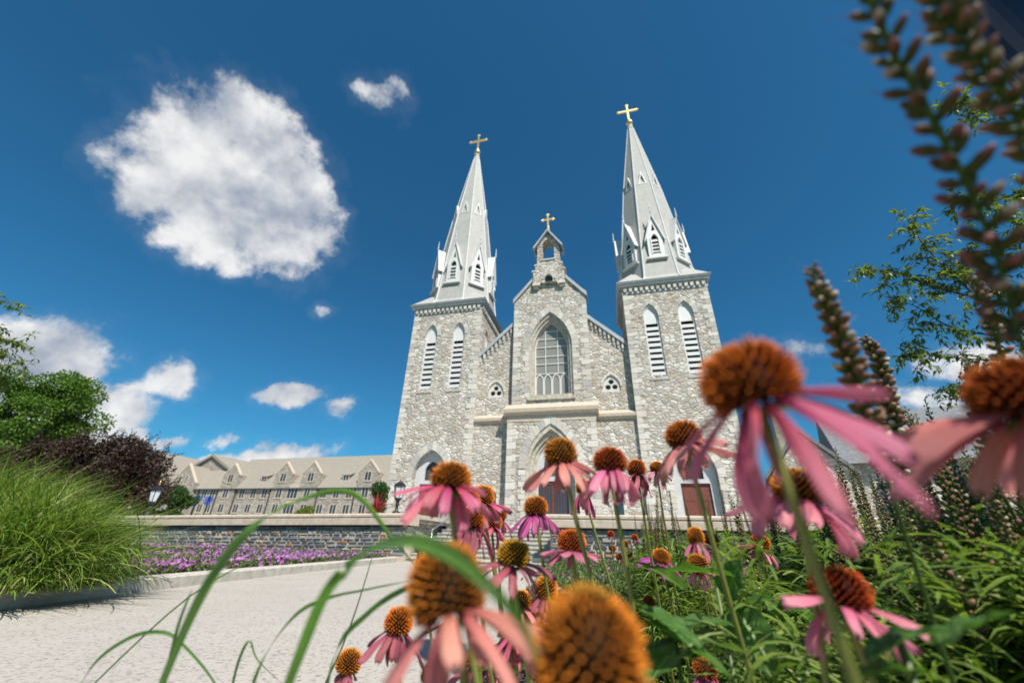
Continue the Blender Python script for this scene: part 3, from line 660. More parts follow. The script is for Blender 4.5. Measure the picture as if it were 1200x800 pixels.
# outer bays with corbelled parapets
for s in (-1, 1):
    b = MB(); yb = .50
    def fx(pts, s=s): return [(s * x, z) for x, z in pts]
    tre = [(s * 4.25 + dx + .2 * math.cos(q), 9.62 + dz + .2 * math.sin(q)) for dx, dz in ((0, 0),) for q in [k * PI / 6 for k in range(12)]]
    gz = lambda x: 12.85 + (5.77 - x) * .955
    plate(b, fx([(2.9, 7.75), (5.77, 7.75), (5.77, gz(5.77)), (2.9, gz(2.9))]), [arch(s * 4.3, 9.35, .62, 9.75, 10.65, 6)], yb, yb + .55)
    B = b.build('side_bay_wall', 'granite', CH)
    lw = MB().box(*sorted((s * 2.9, s * 5.77)), .22, .9, -1.2, 7.35)
    lw.build('lower_bay_wall', 'granite', CH)
    MB().prism([(0, 7.34), (.0, 7.36), (0, 7.5)], 0, 0) if False else None
    bc = MB(); x0, x1 = sorted((s * 2.95, s * 5.765))
    vs = [(x, y, z) for x in (x0, x1) for y, z in ((.9, 7.3), (.17, 7.3), (.13, 7.42), (.02, 7.46), (.0, 7.66), (.5, 8.0), (.9, 8.0))]
    bc.add(vs, [tuple(range(7)), tuple(range(13, 6, -1))] + [(i, i + 7, (i + 1) % 7 + 7, (i + 1) % 7) for i in range(7)]).build('belt_course', 'tan_stone', CH)
    # trefoil window
    circ = lambda cx, cz, r, n=14: [(cx + r * math.cos(2 * PI * k / n), cz + r * math.sin(2 * PI * k / n)) for k in range(n)]
    tf_ = MB(); cxx = s * 4.3
    plate(tf_, arch(cxx, 9.35, .61, 9.75, 10.63, 6), [circ(cxx, 10.14, .19), circ(cxx - .24, 9.74, .19), circ(cxx + .24, 9.74, .19)], yb + .08, yb + .25)
    vouss(tf_, cxx, .62, 9.75, 10.66, .16, yb - .02, yb + .07, 4)
    TW = tf_.build('trefoil_window', 'dressed_stone', B)
    MB().box(cxx - .55, cxx + .55, yb + .3, yb + .34, 9.38, 10.5).build('pane', 'dark_glass', TW)
    # coping + corbels
    cp = MB(); cp.prism(fx([(2.88, gz(2.88) - .12), (5.9, gz(5.9) - .12), (5.9, gz(5.9) + .24), (2.88, gz(2.88) + .24)]), yb - .22, yb + .75); cp.build('coping', 'lead_grey', B)
    cb = MB(); n = 9
    for k in range(n):
        x = 3.2 + k * .31; z = gz(x) - .16
        x0, x1 = sorted((s * (x - .075), s * (x + .075)))
        cb.box(x0, x1, yb - .15, yb, z - .42, z); cb.box(x0, x1, yb - .08, yb, z - .62, z - .43)
    cb.build('corbels', 'dressed_stone', B)
    # small arched window low in the bay
    lw2 = MB(); vouss(lw2, s * 4.1, .28, 2.3, 2.75, .2, .19, .3, 4, jamb=1.2); lw2.build('lancet_surround', 'dressed_stone', B)
    MB().prism(arch(s * 4.1, 1.2, .275, 2.3, 2.74, 5), .205, .219).build('lancet_pane', 'dark_glass', B)
# central bay
c = MB(); yc = .10
gzc = lambda x: 17.55 + (2.9 - abs(x)) * 1.2
plate(c, [(-2.9, 8.2), (-2.9, gzc(2.9)), (-1.2, gzc(1.2)), (1.2, gzc(1.2)), (2.9, gzc(2.9)), (2.9, 8.2)], [arch(0, 9.1, 1.62, 13.1, 16.15, 10), arch(0, 19.0 - .15, .34, 19.1, 19.55, 5)], yc, yc + .95)
CB = c.build('central_bay_wall', 'granite', CH)
cs = MB()
vouss(cs, 0, 1.66, 13.1, 16.2, .52, yc - .03, yc + .1, 9)
z = 9.1; k = 0
while z < 13.0:
    h = random.uniform(.34, .46); ww = .5 if k % 2 else .3
    for sx in (-1, 1):
        x0, x1 = sorted((sx * 1.66, sx * (1.66 + ww))); cs.box(x0, x1, yc - .03, yc + .1, z + .012, min(z + h, 13.08) - .012)
    z += h; k += 1
cs.build('window_arch', 'dressed_stone', CB);
for SX in (-1, 1):
    cs = MB(); z = 8.4; k = 0
    while z < 17.5:
        h = random.uniform(.38, .5); lx = .6 if k % 2 else .34
        for sx in (SX,):
            x0, x1 = sorted((sx * 2.925, sx * (2.9 - lx))); cs.box(x0, x1, yc - .025, yc + .3, z + .012, z + h - .012)
        z += h; k += 1
    cs.build('corner_quoins', 'dressed_stone', CB)
w = MB()
ring(w, arch(0, 9.1, 1.46, 13.1, 15.9, 10), arch(0, 9.1, 1.63, 13.1, 16.16, 10), yc + .12, yc + .5)
ring(w, arch(0, 9.1, 1.30, 13.1, 15.62, 10), arch(0, 9.1, 1.465, 13.1, 15.9, 10), yc + .28, yc + .8)
w.prism([(-1.75, 8.86), (1.75, 8.86), (1.75, 9.1), (-1.75, 9.1)], yc - .12, yc + .7)
w.prism([(-1.5, 9.1), (1.5, 9.1), (1.5, 9.3), (-1.5, 9.3)], yc + .1, yc + .7)
MW = w.build('main_window', 'arch_stone', CB)
g = MB(); yg = yc + .66; g.prism(arch(0, 9.28, 1.31, 13.1, 15.64, 10), yg + .06, yg + .09); g.build('glazing', 'window_glass', MW)
mt = MB()
ring(mt, arch(0, 9.3, 1.22, 13.1, 15.48, 10), arch(0, 9.3, 1.305, 13.1, 15.63, 10), yg, yg + .06)
def zmax(x):
    hw, r = 1.26, 2.45; Rr = (hw * hw + r * r) / (2 * hw); return 13.1 + math.sqrt(max(0, Rr * Rr - (abs(x) + Rr - hw) ** 2))
for x in (-.48, .48): mt.box(x - .028, x + .028, yg + .002, yg + .058, 11.15, zmax(x))
for z in (11.15, 11.95, 12.6, 13.4, 14.1, 14.8):
    xx = 1.25
    while zmax(xx) < z and xx > 0: xx -= .02
    mt.box(-xx, xx, yg + .004, yg + .056, z - .03, z + .03)
for k in range(4):
    cx = -.945 + k * .63; ring(mt, arch(cx, 9.32, .235, 10.6, 11.05, 5), arch(cx, 9.32, .31, 10.6, 11.14, 5), yg + .006, yg + .05)
mt.build('muntins', 'white_paint', MW)
for s in (-1, 1):
    cp = MB(); P = [(s * 1.35, gzc(1.35)), (s * 3.02, gzc(3.02))]
    cp.prism([(P[0][0], P[0][1] - .1), (P[1][0], P[1][1] - .1), (P[1][0], P[1][1] + .26), (P[0][0], P[0][1] + .26)], yc - .16, yc + 1.1); cp.build('coping', 'lead_grey', CB)
# bellcote
b = MB(); y0, y1 = yc - .28, yc + .75
prof = [(-1.32, 18.95), (-1.3, 20.15), (-1.12, 20.2), (-1.1, 20.75), (-.98, 20.8), (-.96, 21.3), (-.95, 22.9), (0, 24.35), (.95, 22.9), (.96, 21.3), (.98, 20.8), (1.1, 20.75), (1.12, 20.2), (1.3, 20.15), (1.32, 18.95)]
plate(b, prof, [arch(0, 21.35, .52, 22.75, 23.5, 7), arch(0, 18.98, .34, 19.25, 19.7, 5)], y0, y1)
BC = b.build('belfry', 'granite', CB)
bs = MB(); vouss(bs, 0, .53, 22.75, 23.52, .22, y0 - .025, y0 + .05, 5); bs.box(-.62, .62, y0 - .08, y1 + .02, 21.2, 21.34)
for s in (-1, 1):
    for x in (1.0, ): 
        x0, x1 = sorted((s * .72, s * 1.36)); bs.box(x0, x1, y0 - .06, y0 + .3, 18.72, 18.94); bs.box(*sorted((s * .85, s * 1.25)), y0 + .05, y0 + .3, 18.5, 18.71)
    bs.box(*sorted((s * 1.08, s * 1.42)), y0 - .05, y1 - .1, 20.14, 20.26); bs.box(*sorted((s * .93, s * 1.2)), y0 - .05, y1 - .1, 20.74, 20.86)
vouss(bs, 0, .35, 19.25, 19.72, .26, y0 - .03, y0 + .05, 4)
bs.build('belfry_trim', 'dressed_stone', BC)
MB().box(-.4, .4, y0 + .2, y0 + .24, 18.97, 19.8).build('small_pane', 'dark_glass', BC)
rf = MB()
for s in (-1, 1):
    rf.prism([(0, 24.52), (s * 1.3, 22.55), (s * 1.22, 22.42), (s * .0, 24.27)] , y0 - .3, y1 + .25)
rf.build('belfry_roof', 'lead_grey', BC)
MB().lathe([(.16, 24.35), (.14, 24.8), (.08, 24.95)], (0, (y0 + y1) / 2 - .3, 0), 8).build('cross_base', 'lead_grey', BC)
make_cross(0, (y0 + y1) / 2 - .3, 24.9, 1.75, .58, .075, BC)
# porch
p = MB(); yp = -.38
zp = 7.7
orders = [(1.72, 4.0, 6.95, 0.), (1.5, 4.0, 6.6, .28), (1.28, 4.0, 6.25, .5)]
hw, zs, za, _ = orders[0]
door = arch(0, 0, hw, zs, za)
plate(p, [(-3.05, -1.2), (-3.05, zp), (3.05, zp), (3.05, -1.2), (hw, -1.2)] + list(reversed(door)) + [(-hw, -1.2)], [], yp, .48)
PW = p.build('porch', 'granite', CH)
bc = MB(); prof = [(.6, 7.6), (yp - .06, 7.6), (yp - .12, 7.72), (yp - .3, 7.8), (yp - .33, 8.05), (yp - .2, 8.14), (.12, 8.6), (.6, 8.6)]
vs = [(x, y, z) for x in (-3.3, 3.3) for y, z in prof]; n = 8
bc.add(vs, [tuple(range(n)), tuple(range(2 * n - 1, n - 1, -1))] + [(i, i + n, (i + 1) % n + n, (i + 1) % n) for i in range(n)]).build('weathering', 'tan_stone', PW)
MB().box(-3.1, 3.1, yp - .035, yp + .1, 7.18, 7.58).build('frieze', 'tan_stone', PW)
om = MB()
for (h0, zs0, za0, yy), (h1, zs1, za1, y2) in zip(orders, orders[1:] + [(1.12, 4.0, 6.0, .7)]):
    ring(om, arch(0, -.6, h1, zs1, za1), arch(0, -.6, h0 - .004, zs0, za0 - .004), yp + yy + .05, yp + .9)
om.build('arch_orders', 'arch_stone', PW)
vm = MB(); vouss(vm, 0, 1.73, 4.0, 6.98, .5, yp - .035, yp + .1, 8, jamb=-.4)
vm.build('door_arch', 'dressed_stone', PW);
for SX in (-1, 1):
    vm = MB(); z = -.4; k = 0
    while z < 7.1:
        h = random.uniform(.38, .5); lx = .62 if k % 2 else .36
        for sx in (SX,):
            x0, x1 = sorted((sx * 3.075, sx * (3.05 - lx))); vm.box(x0, x1, yp - .025, yp + .4, z + .012, z + h - .012)
        z += h; k += 1
    vm.build('corner_quoins', 'dressed_stone', PW)
dd_ = MB(); yd = yp + .72
plate(dd_, [(-1.14, -.5)] + arch(0, 0, 1.14, 4.0, 6.02)[1:-1] + [(1.14, -.5)], [[(-1.0, -.48), (-1.0, 3.3), (1.0, 3.3), (1.0, -.48)], arch(0, 3.6, .6, 4.3, 5.2)], yd, yd + .1)
DS = dd_.build('door_surround', 'door_white', PW)
MB().prism(arch(0, 3.5, .75, 4.3, 5.4), yd + .14, yd + .17).build('fanlight', 'shaded_glass', DS)
db = MB(); db.box(-1.02, 1.02, yd + .12, yd + .18, -.5, 3.3)
for s in (-1, 1):
    for k in range(5): x = s * (.09 + .2 * k); db.box(x - .02, x + .02, yd + .07, yd + .12, .0, 3.15)
    for z in (.0, .95, 3.12): db.box(*sorted((s * .02, s * 1.0)), yd + .06, yd + .12, z, z + .14)
DB = db.build('door', 'door_red', PW)
for s in (-1, 1): MB().box(*sorted((s * .1, s * .88)), yd + .10, yd + .119, 1.1, 3.12).build('pane', 'dark_glass', DB)
# nave behind
nv = MB(); nv.prism([(-5.7, -1.2), (-5.7, 12.6), (0, 18.0), (5.7, 12.6), (5.7, -1.2)], 1.4, 36.); nv.build('nave', 'granite', CH)
nr = MB()
for s in (-1, 1): nr.prism([(0, 18.05), (s * 5.95, 12.45), (s * 5.95, 12.7), (0, 18.35)], 1.2, 36.2)
nr.build('nave_roof', 'tile_roof', CH)
MB().box(-13, 13, -2.2, 1, -1., -.02).build('plinth', 'kerb_concrete', CH)

# ------------------------------------------------------------ far hall (left)
LA = R(-17)
HL = empty('residence_hall', (-33.4, 95, .0), 'long grey stone hall with tan roof and small gables, far left of the church', 'building', rz=LA)
EV, RG, x0h, x1h = 11.2, 19.3, -62., 34.
b = MB()
plate(b, [(x0h, 0), (x0h, EV), (x1h, EV), (x1h, 0)], [], 0, .5); b.box(x0h, x1h, .5, 12, 0, EV - .2); b.build('wall', 'hall_stone', HL)
b = MB(); 
for xa, xb, rg in ((-46.5, -40, 17.8), (-40, x1h, RG)):
    b.prism([(xa, 0)] , 0, 0) if False else None
    b.add([(xa, -.45, EV - .25), (xb, -.45, EV - .25), (xb, 6, rg), (xa, 6, rg), (xa, 12.5, EV), (xb, 12.5, EV)], [(0, 1, 2, 3), (3, 2, 5, 4), (0, 3, 4), (1, 5, 2)])
b.add([(-56, -.45, EV - .25), (-46.4, -.45, EV - .25), (-46.4, 6, 17.8), (-56, 6, 17.8), (-56, 12.5, EV), (-46.4, 12.5, EV)], [(0, 1, 2, 3), (3, 2, 5, 4), (0, 3, 4)])
RF = b.build('roof', 'tile_roof', HL)
MB().box(x0h + 10, x1h, -.62, -.46, EV - .42, EV - .2).build('gutter', 'gutter', HL)
def hwin(x, z, w, h, parent, y=0.):
    fm = MB()
    for a, b_, c_, d_ in ((-w / 2 - .14, -w / 2, -.1, h + .1), (w / 2, w / 2 + .14, -.1, h + .1), (-w / 2, w / 2, h, h + .12), (-w / 2 - .2, w / 2 + .2, -.25, -.1), (-w / 2, w / 2, -.1, 0)):
        fm.box(x + a, x + b_, y - .12, y + .1, z + c_, z + d_)
    n = 2 if w < 1.9 else 3
    for k in range(1, n): q = x - w / 2 + w * k / n; fm.box(q - .07, q + .07, y - .09, y + .02, z, z + h)
    F = fm.build('window', 'tan_stone', parent)
    MB().box(x - w / 2, x + w / 2, y - .045, y - .005, z, z + h).build('pane', 'dark_glass', F)
def gable(x0, x1, za, name='gable', wins=(), ye=0.0, deep=6.):
    y = -.35 - ye; m_ = (x0 + x1) / 2; ez = EV + (3.0 if x1 - x0 < 7 else 1.2)
    g = MB(); g.prism([(x0, 0), (x0, ez), (m_, za), (x1, ez), (x1, 0)], y, y + .5); 
    g.box(x0, x0 + .4, y + .5, 3, 0, ez); g.box(x1 - .4, x1, y + .5, 3, 0, ez)
    G = g.build(name, 'hall_stone', HL)
    k = MB()
    for s, xe in ((-1, x0 - .12), (1, x1 + .12)):
        k.prism([(m_, za - .05), (xe, ez - .15), (xe, ez + .3), (m_, za + .42)], y - .1, y + .62)
    k.build('coping', 'tan_stone', G)
    r = MB(); r.add([(x0, y + .6, ez), (m_, y + .6, za), (m_, deep, za), (x0, deep, ez)], [(0, 1, 2, 3)]); r.add([(x1, y + .6, ez), (x1, deep, ez), (m_, deep, za), (m_, y + .6, za)], [(0, 1, 2, 3)]); r.build('gable_roof', 'tile_roof', G)
    for (wx, wz, ww, wh) in wins: hwin(wx, wz, ww, wh, G, y)
    return G
gable(-56.9, -48.4, 17.0, wins=((-53.9, 12.2, .8, 2.0), (-51.7, 12.2, .8, 2.0), (-51.8, 8.8, 1.7, 1.9), (-51.8, 5.4, 1.7, 1.8)), ye=.5)
for gx in (-37.6, -21.3, -13.3, 2.2):
    gable(gx - 2.5, gx + 2.5, 16.8, wins=((gx, 12.5, 1.5, 1.8), (gx, 8.9, 1.5, 1.9), (gx, 5.6, 1.5, 1.8)))
for gx in (20., 28.): gable(gx - 2.5, gx + 2.5, 16.8, wins=((gx, 12.5, 1.5, 1.8), (gx, 8.9, 1.5, 1.9)))
for x in (-44.9, -42.2, -32.8, -29.3, -25.9, -9.0, -5.5, -2.1, 7.5, 11., 14.5): hwin(x, 8.9, 1.5, 1.9, HL)
for x in (-44.9, -42.2, -33.4, -29.7, -26.1, -9.2, -5.6, -2.2, 7.5, 11., 14.5): hwin(x, 5.6, 1.5, 1.8, HL)
hwin(-17.5, 8.8, 2.8, 2.1, HL, -.25); hwin(-17.5, 5.5, 2.8, 2.0, HL, -.25)
MB().box(-19.6, -15.4, -.24, .1, 0, 11.9).build('entrance_bay', 'tan_stone', HL)
for x in (-28.4, -4.6, 11.):
    d_ = MB(); d_.box(x - 1, x + 1, 1.1, 3., 12.4, 14.0); d_.add([(x - 1.3, .8, 13.9), (x + 1.3, .8, 13.9), (x + 1.3, 4.6, 15.6), (x - 1.3, 4.6, 15.6), (x - 1.3, .8, 14.05), (x + 1.3, .8, 14.05), (x + 1.3, 4.6, 15.8), (x - 1.3, 4.6, 15.8)], [(0, 1, 2, 3), (4, 7, 6, 5), (0, 4, 5, 1), (0, 3, 7, 4), (1, 5, 6, 2)])
    D = d_.build('shed_dormer', 'tile_roof', HL); hwin(x, 12.7, 1.4, 1.1, D, 1.05)
for x in (-46.9, -40.6, -34.7, -24.2, -10.5, -.6, 5.0): MB().box(x - .09, x + .09, -.3, -.1, 0, EV - .3).build('downpipe', 'gutter', HL)
# cross wing further left with tall gables
CW = empty('gabled_hall_wing', (-103, 118, 0), 'higher gabled stone hall with pale greenish roof behind the long hall', 'building', rz=LA)
g = MB(); g.prism([(-5, 0), (-5, 14), (3.0, 20.8), (11, 14), (11, 0)], 0, 30); g.build('wall', 'hall_stone', CW)
g = MB()
for s in (-1, 1): g.prism([(3, 20.9), (3 + s * 8.6, 13.6), (3 + s * 8.6, 14.1), (3, 21.5)], -.3, 30)
g.build('roof', 'tile_roof', CW)
g = MB(); g.prism([(10, 0), (10, 14.5), (21, 20.), (32, 14.5), (32, 0)], 3, 30); g.build('wall', 'hall_stone', CW)
g = MB()
for s in (-1, 1): g.prism([(21, 20.1), (21 + s * 11.6, 14.3), (21 + s * 11.6, 14.9), (21, 20.8)], 2.4, 30.5)
g.build('roof', 'tile_roof', CW)
# stone house on the right of the church
HR = empty('stone_house', (19.0, 29.5, 1.1), 'stone house with gabled roof partly hidden behind the flower spikes right of the church', 'building', rz=R(-30))
b = MB(); plate(b, [(0, -1), (0, 4.6), (2.2, 7.2), (4.4, 4.6), (4.4, -1)], [], 0, .4); b.box(0.2, 4.2, .4, 8, -1, 4.6); b.build('gable_wall', 'granite', HR)
g = MB()
for s in (-1, 1): g.prism([(2.2, 7.25), (2.2 + s * 2.7, 4.1), (2.2 + s * 2.7, 4.4), (2.2, 7.6)], -.3, 8.)
g.build('gable_roof', 'slate', HR)
MB().box(.9, 1.7, 1.2, 2.0, 6.0, 9.3).build('chimney', 'arch_stone', HR)
b = MB(); b.box(4.4, 26, 1.0, 9, -1, 5.2); b.build('wall', 'granite', HR)
b = MB(); b.add([(4.2, .4, 5.0), (26.3, .4, 5.0), (26.3, 5, 9.4), (4.2, 5, 9.4), (4.2, 9.6, 5.0), (26.3, 9.6, 5.0)], [(0, 1, 2, 3), (3, 2, 5, 4), (0, 3, 4), (1, 5, 2)]); b.build('roof', 'slate', HR)
for x in (6.5, 10, 13.5, 17, 20.5): hwin(x, 1.6, 1.6, 2.2, HR, 1.0)
hwin(2.2, 2.0, 1.4, 2.0, HR, 0.)

# ------------------------------------------------------------ leaves
def leaf_mesh(mb, P, Dr, L, Wd, bend=.2, up=None):
    """many leaves at once: P positions, Dr directions (n,3), L lengths, Wd half widths; each leaf = 4 tris folded on the midrib"""
    n = len(P); P = np.asarray(P, float); Dr = np.asarray(Dr, float); Dr /= np.linalg.norm(Dr, axis=1)[:, None] + 1e-9
    L = np.broadcast_to(L, (n,))[:, None]; Wd = np.broadcast_to(Wd, (n,))[:, None]
    r = rng.normal(size=(n, 3)) if up is None else np.asarray(up) + rng.normal(size=(n, 3)) * .25
    S = np.cross(Dr, r); S /= np.linalg.norm(S, axis=1)[:, None] + 1e-9; Nn = np.cross(S, Dr)
    mid = P + Dr * L * .45 + Nn * L * bend * .3; tip = P + Dr * L - Nn * L * bend
    a = mid + S * Wd + Nn * Wd * .35; b = mid - S * Wd + Nn * Wd * .35
    V = np.stack([P, a, mid, b, tip], 1).reshape(-1, 3)
    F = (np.arange(n)[:, None] * 5)
    base = len(mb.v)
    mb.v += list(map(tuple, V.tolist())); mb.c += [(1, 1, 1)] * (5 * n)
    fs = np.concatenate([F + [0, 2, 1], F + [0, 3, 2], F + [2, 4, 1], F + [3, 4, 2]]) + base
    mb.f += list(map(tuple, fs.tolist())); mb.mi += [mb.cur] * (4 * n)
def crown(mb, clumps, n, size, flat=.25):
    """leaves on lumpy shells; clumps: list of (centre, radii)"""
    w = np.array([c[1][0] * c[1][2] for c in clumps]); w = w / w.sum()
    for (c, r), ww in zip(clumps, w):
        k = int(n * ww); q = rng.normal(size=(k, 3)); q /= np.linalg.norm(q, axis=1)[:, None]
        rad = rng.uniform(.25, 1., k) ** .45
        lump = 1 + .22 * np.sin(q[:, 0] * 7 + c[0]) * np.cos(q[:, 2] * 6 + c[1]) + rng.normal(size=k) * .05
        P = np.array(c) + q * np.array(r) * (rad * lump)[:, None]
        D = q + rng.normal(size=(k, 3)) * .7 + np.array([0, 0, -flat])
        leaf_mesh(mb, P, D, rng.uniform(.7, 1.3, k) * size, rng.uniform(.25, .4, k) * size)
def rnd_in(c, r, n, sub, seed):
    g = np.random.default_rng(seed); out = []
    for i in range(n):
        q = g.normal(size=3); q /= np.linalg.norm(q); u = g.uniform(.45, .95)
        s = sub * g.uniform(.7, 1.3); out.append((tuple(np.array(c) + q * np.array(r) * u), (s, s, s * .72)))
    return out
def tree(name, base, H, clumps, n, size, mat, label, cat, trunk_r=.25, limbs=9):
    rt = empty(name, base, label, cat)
    cl = [(tuple(np.array(c) - np.array(base)), r) for c, r in clumps]
    mb = MB(); crown(mb, cl, n, size); mb.build('crown', mat, rt)
    t = MB(); top = np.mean([c for c, r in cl], 0)
    t.tube([(0, 0, -.2), (.05, 0, H * .25), (top[0] * .3, top[1] * .3, H * .5), (top[0] * .8, top[1] * .8, H * .85)], [trunk_r * 1.3, trunk_r, trunk_r * .7, trunk_r * .15], 10)
    for c, r in cl[:limbs]:
        c = np.array(c); s = np.array([top[0] * .2, top[1] * .2, H * random.uniform(.25, .45)])
        t.tube([tuple(s), tuple((s + c) / 2 + np.array([0, 0, H * .04])), tuple(c)], [trunk_r * .45, trunk_r * .28, trunk_r * .06], 6)
    t.build('trunk', 'bark', rt, True); return rt
# big maple, left
c0 = dp(42, 482, 36)
cl = [((c0.x + 1.0, c0.y, c0.z), (4.6, 4.2, 3.5)), ((c0.x + 2.2, c0.y, c0.z + 2.0), (2.8, 2.8, 2.2)), ((c0.x - 2.5, c0.y, c0.z - .6), (3.6, 3.6, 2.5)), ((c0.x + 3.2, c0.y, c0.z - .8), (2.3, 2.6, 2.6))] 
cl = rnd_in((c0.x + .6, c0.y, c0.z - .4), (4.3, 4., 3.9), 60, .95, 3) + rnd_in((c0.x + 2.0, c0.y, c0.z + 1.9), (2.3, 2.5, 1.9), 22, .75, 4) + rnd_in((c0.x - 4, c0.y, c0.z - 1.6), (4, 4, 3.2), 20, 1.2, 5)
tree('maple_tree', (c0.x + .5, c0.y, 1.1), 10, cl, 34000, .24, 'maple_leaf', 'tall bright green leafy tree rising behind the purple-leaved tree', 'tree', .32, 30)
c1 = dp(-70, 520, 30)
tree('maple_tree', (c1.x, c1.y, 1.1), 7, rnd_in((c1.x, c1.y, c1.z - 1), (4, 4, 3), 22, 1.2, 6), 9000, .3, 'maple_leaf', 'green tree at the left edge, low behind the tall grass', 'tree', .25)
# purple-leaved tree: broad mound
c2 = dp(104, 548, 22)
cl = rnd_in((c2.x + .2, c2.y, c2.z - .6), (3.7, 3., 2.35), 40, .85, 8) + rnd_in((c2.x - 3.2, c2.y, c2.z - 1.2), (3., 3, 2.0), 18, .8, 9) + rnd_in((c2.x + 2.6, c2.y, c2.z - 1.4), (1.8, 2, 1.6), 14, .6, 10)
rt = tree('purple_tree', (c2.x, c2.y, 1.1), 4.5, cl, 36000, .17, 'purple_leaf', 'dark purple-leaved spreading tree behind the ornamental grass', 'tree', .2, 30)
mb = MB()      # fine upright shoots breaking the outline
for c, r in cl:
    for k in range(16):
        a = random.uniform(0, 2 * PI); p = np.array(c) - np.array((c2.x, c2.y, 1.1)) + np.array([math.cos(a) * r[0] * .8, math.sin(a) * r[1] * .8, r[2] * random.uniform(.1, .9)])
        dd = np.array([random.uniform(-.3, 1.1), random.uniform(-.5, .5), random.uniform(.3, 1.)]); dd /= np.linalg.norm(dd); L = random.uniform(.4, .9)
        m_ = 12; ts = np.linspace(.1, 1, m_)[:, None]; leaf_mesh(mb, p + dd * ts * L, dd + rng.normal(size=(m_, 3)) * .6, .13, .03)
mb.build('shoots', 'purple_leaf', rt)
c3 = dp(200, 588, 30)
tree('shrub', (c3.x, c3.y, 1.1), 2, rnd_in((c3.x, c3.y, c3.z - .4), (1.7, 1.2, 1.3), 18, .6, 12), 8000, .16, 'shrub_leaf', 'rounded bright green shrub between the purple-leaved tree and the long hall', 'shrub', .1)
for px_, s_, lb in ((350, .9, 'small olive green shrub behind the low wall, in front of the long hall'), ):
    c4 = dp(px_, 597, 26); tree('shrub', (c4.x, c4.y, 1.1), 1, rnd_in((c4.x, c4.y, c4.z - .35), (1.3 * s_, .8, .55), 10, .4, 13), 3000, .12, 'willow_leaf', lb, 'shrub', .05)
c5 = dp(444, 578, 17); tree('conifer', (c5.x, c5.y, 1.1), 1.5, rnd_in((c5.x, c5.y, c5.z - .15), (.22, .22, .62), 14, .22, 14), 5000, .07, 'shrub_leaf', 'narrow dark green clipped conifer left of the church tower', 'conifer', .05)
# red dracaena in planter behind the left wall
c6 = dp(440, 600, 14.2)
rt = empty('red_dracaena', (c6.x, c6.y, 1.1), 'spiky red-leaved plant behind the end of the left wall', 'plant')
mb = MB()
for k in range(70):
    a = random.uniform(0, 2 * PI); e = random.uniform(.1, 1.35); L = random.uniform(.5, .85)
    pts = []; 
    for i in range(6):
        t = i / 5; rr = L * t * math.cos(e) ; pts.append((rr * math.cos(a), rr * math.sin(a), .3 + L * t * math.sin(e) - .25 * t * t * math.cos(e)))
    sx, sy = -math.sin(a), math.cos(a); w = [.012, .03, .035, .03, .018, .001]
    mb.add([(x + sx * q * s, y + sy * q * s, z) for (x, y, z), q in zip(pts, w) for s in (-1, 1)], [(2 * i, 2 * i + 1, 2 * i + 3, 2 * i + 2) for i in range(5)])
mb.build('leaves', 'red_leaf', rt)
MB().lathe([(.22, -.02), (.28, .1), (.33, .3), (.35, .32), (.30, .33)], n=16).build('pot', 'arch_stone', rt, True)
# blue banners on posts by the shrub
for px_, py_, lb in ((231, 585, 'left of two blue banners on posts before the long hall'), (244, 586, 'right of two blue banners on posts before the long hall')):
    q = dp(px_, py_, 32); rt = empty('banner_post', (q.x, q.y, 1.1), lb, 'banner', 'blue banners before the hall'); h = q.z - 1.1
    MB().tube([(0, 0, 0), (0, 0, h + .3)], .04, 8).build('post', 'black_iron', rt)
    b = MB()
    b.add([(-.32, 0, h + .25), (-.1, .12, h + .35), (.15, -.05, h + .3), (.36, .08, h + .15), (-.25, .02, h - .3), (-.05, -.1, h - .38), (.12, .1, h - .34), (.22, -.02, h - .28)], [(0, 1, 5, 4), (1, 2, 6, 5), (2, 3, 7, 6)]); b.build('banner', 'blue_cloth', rt)

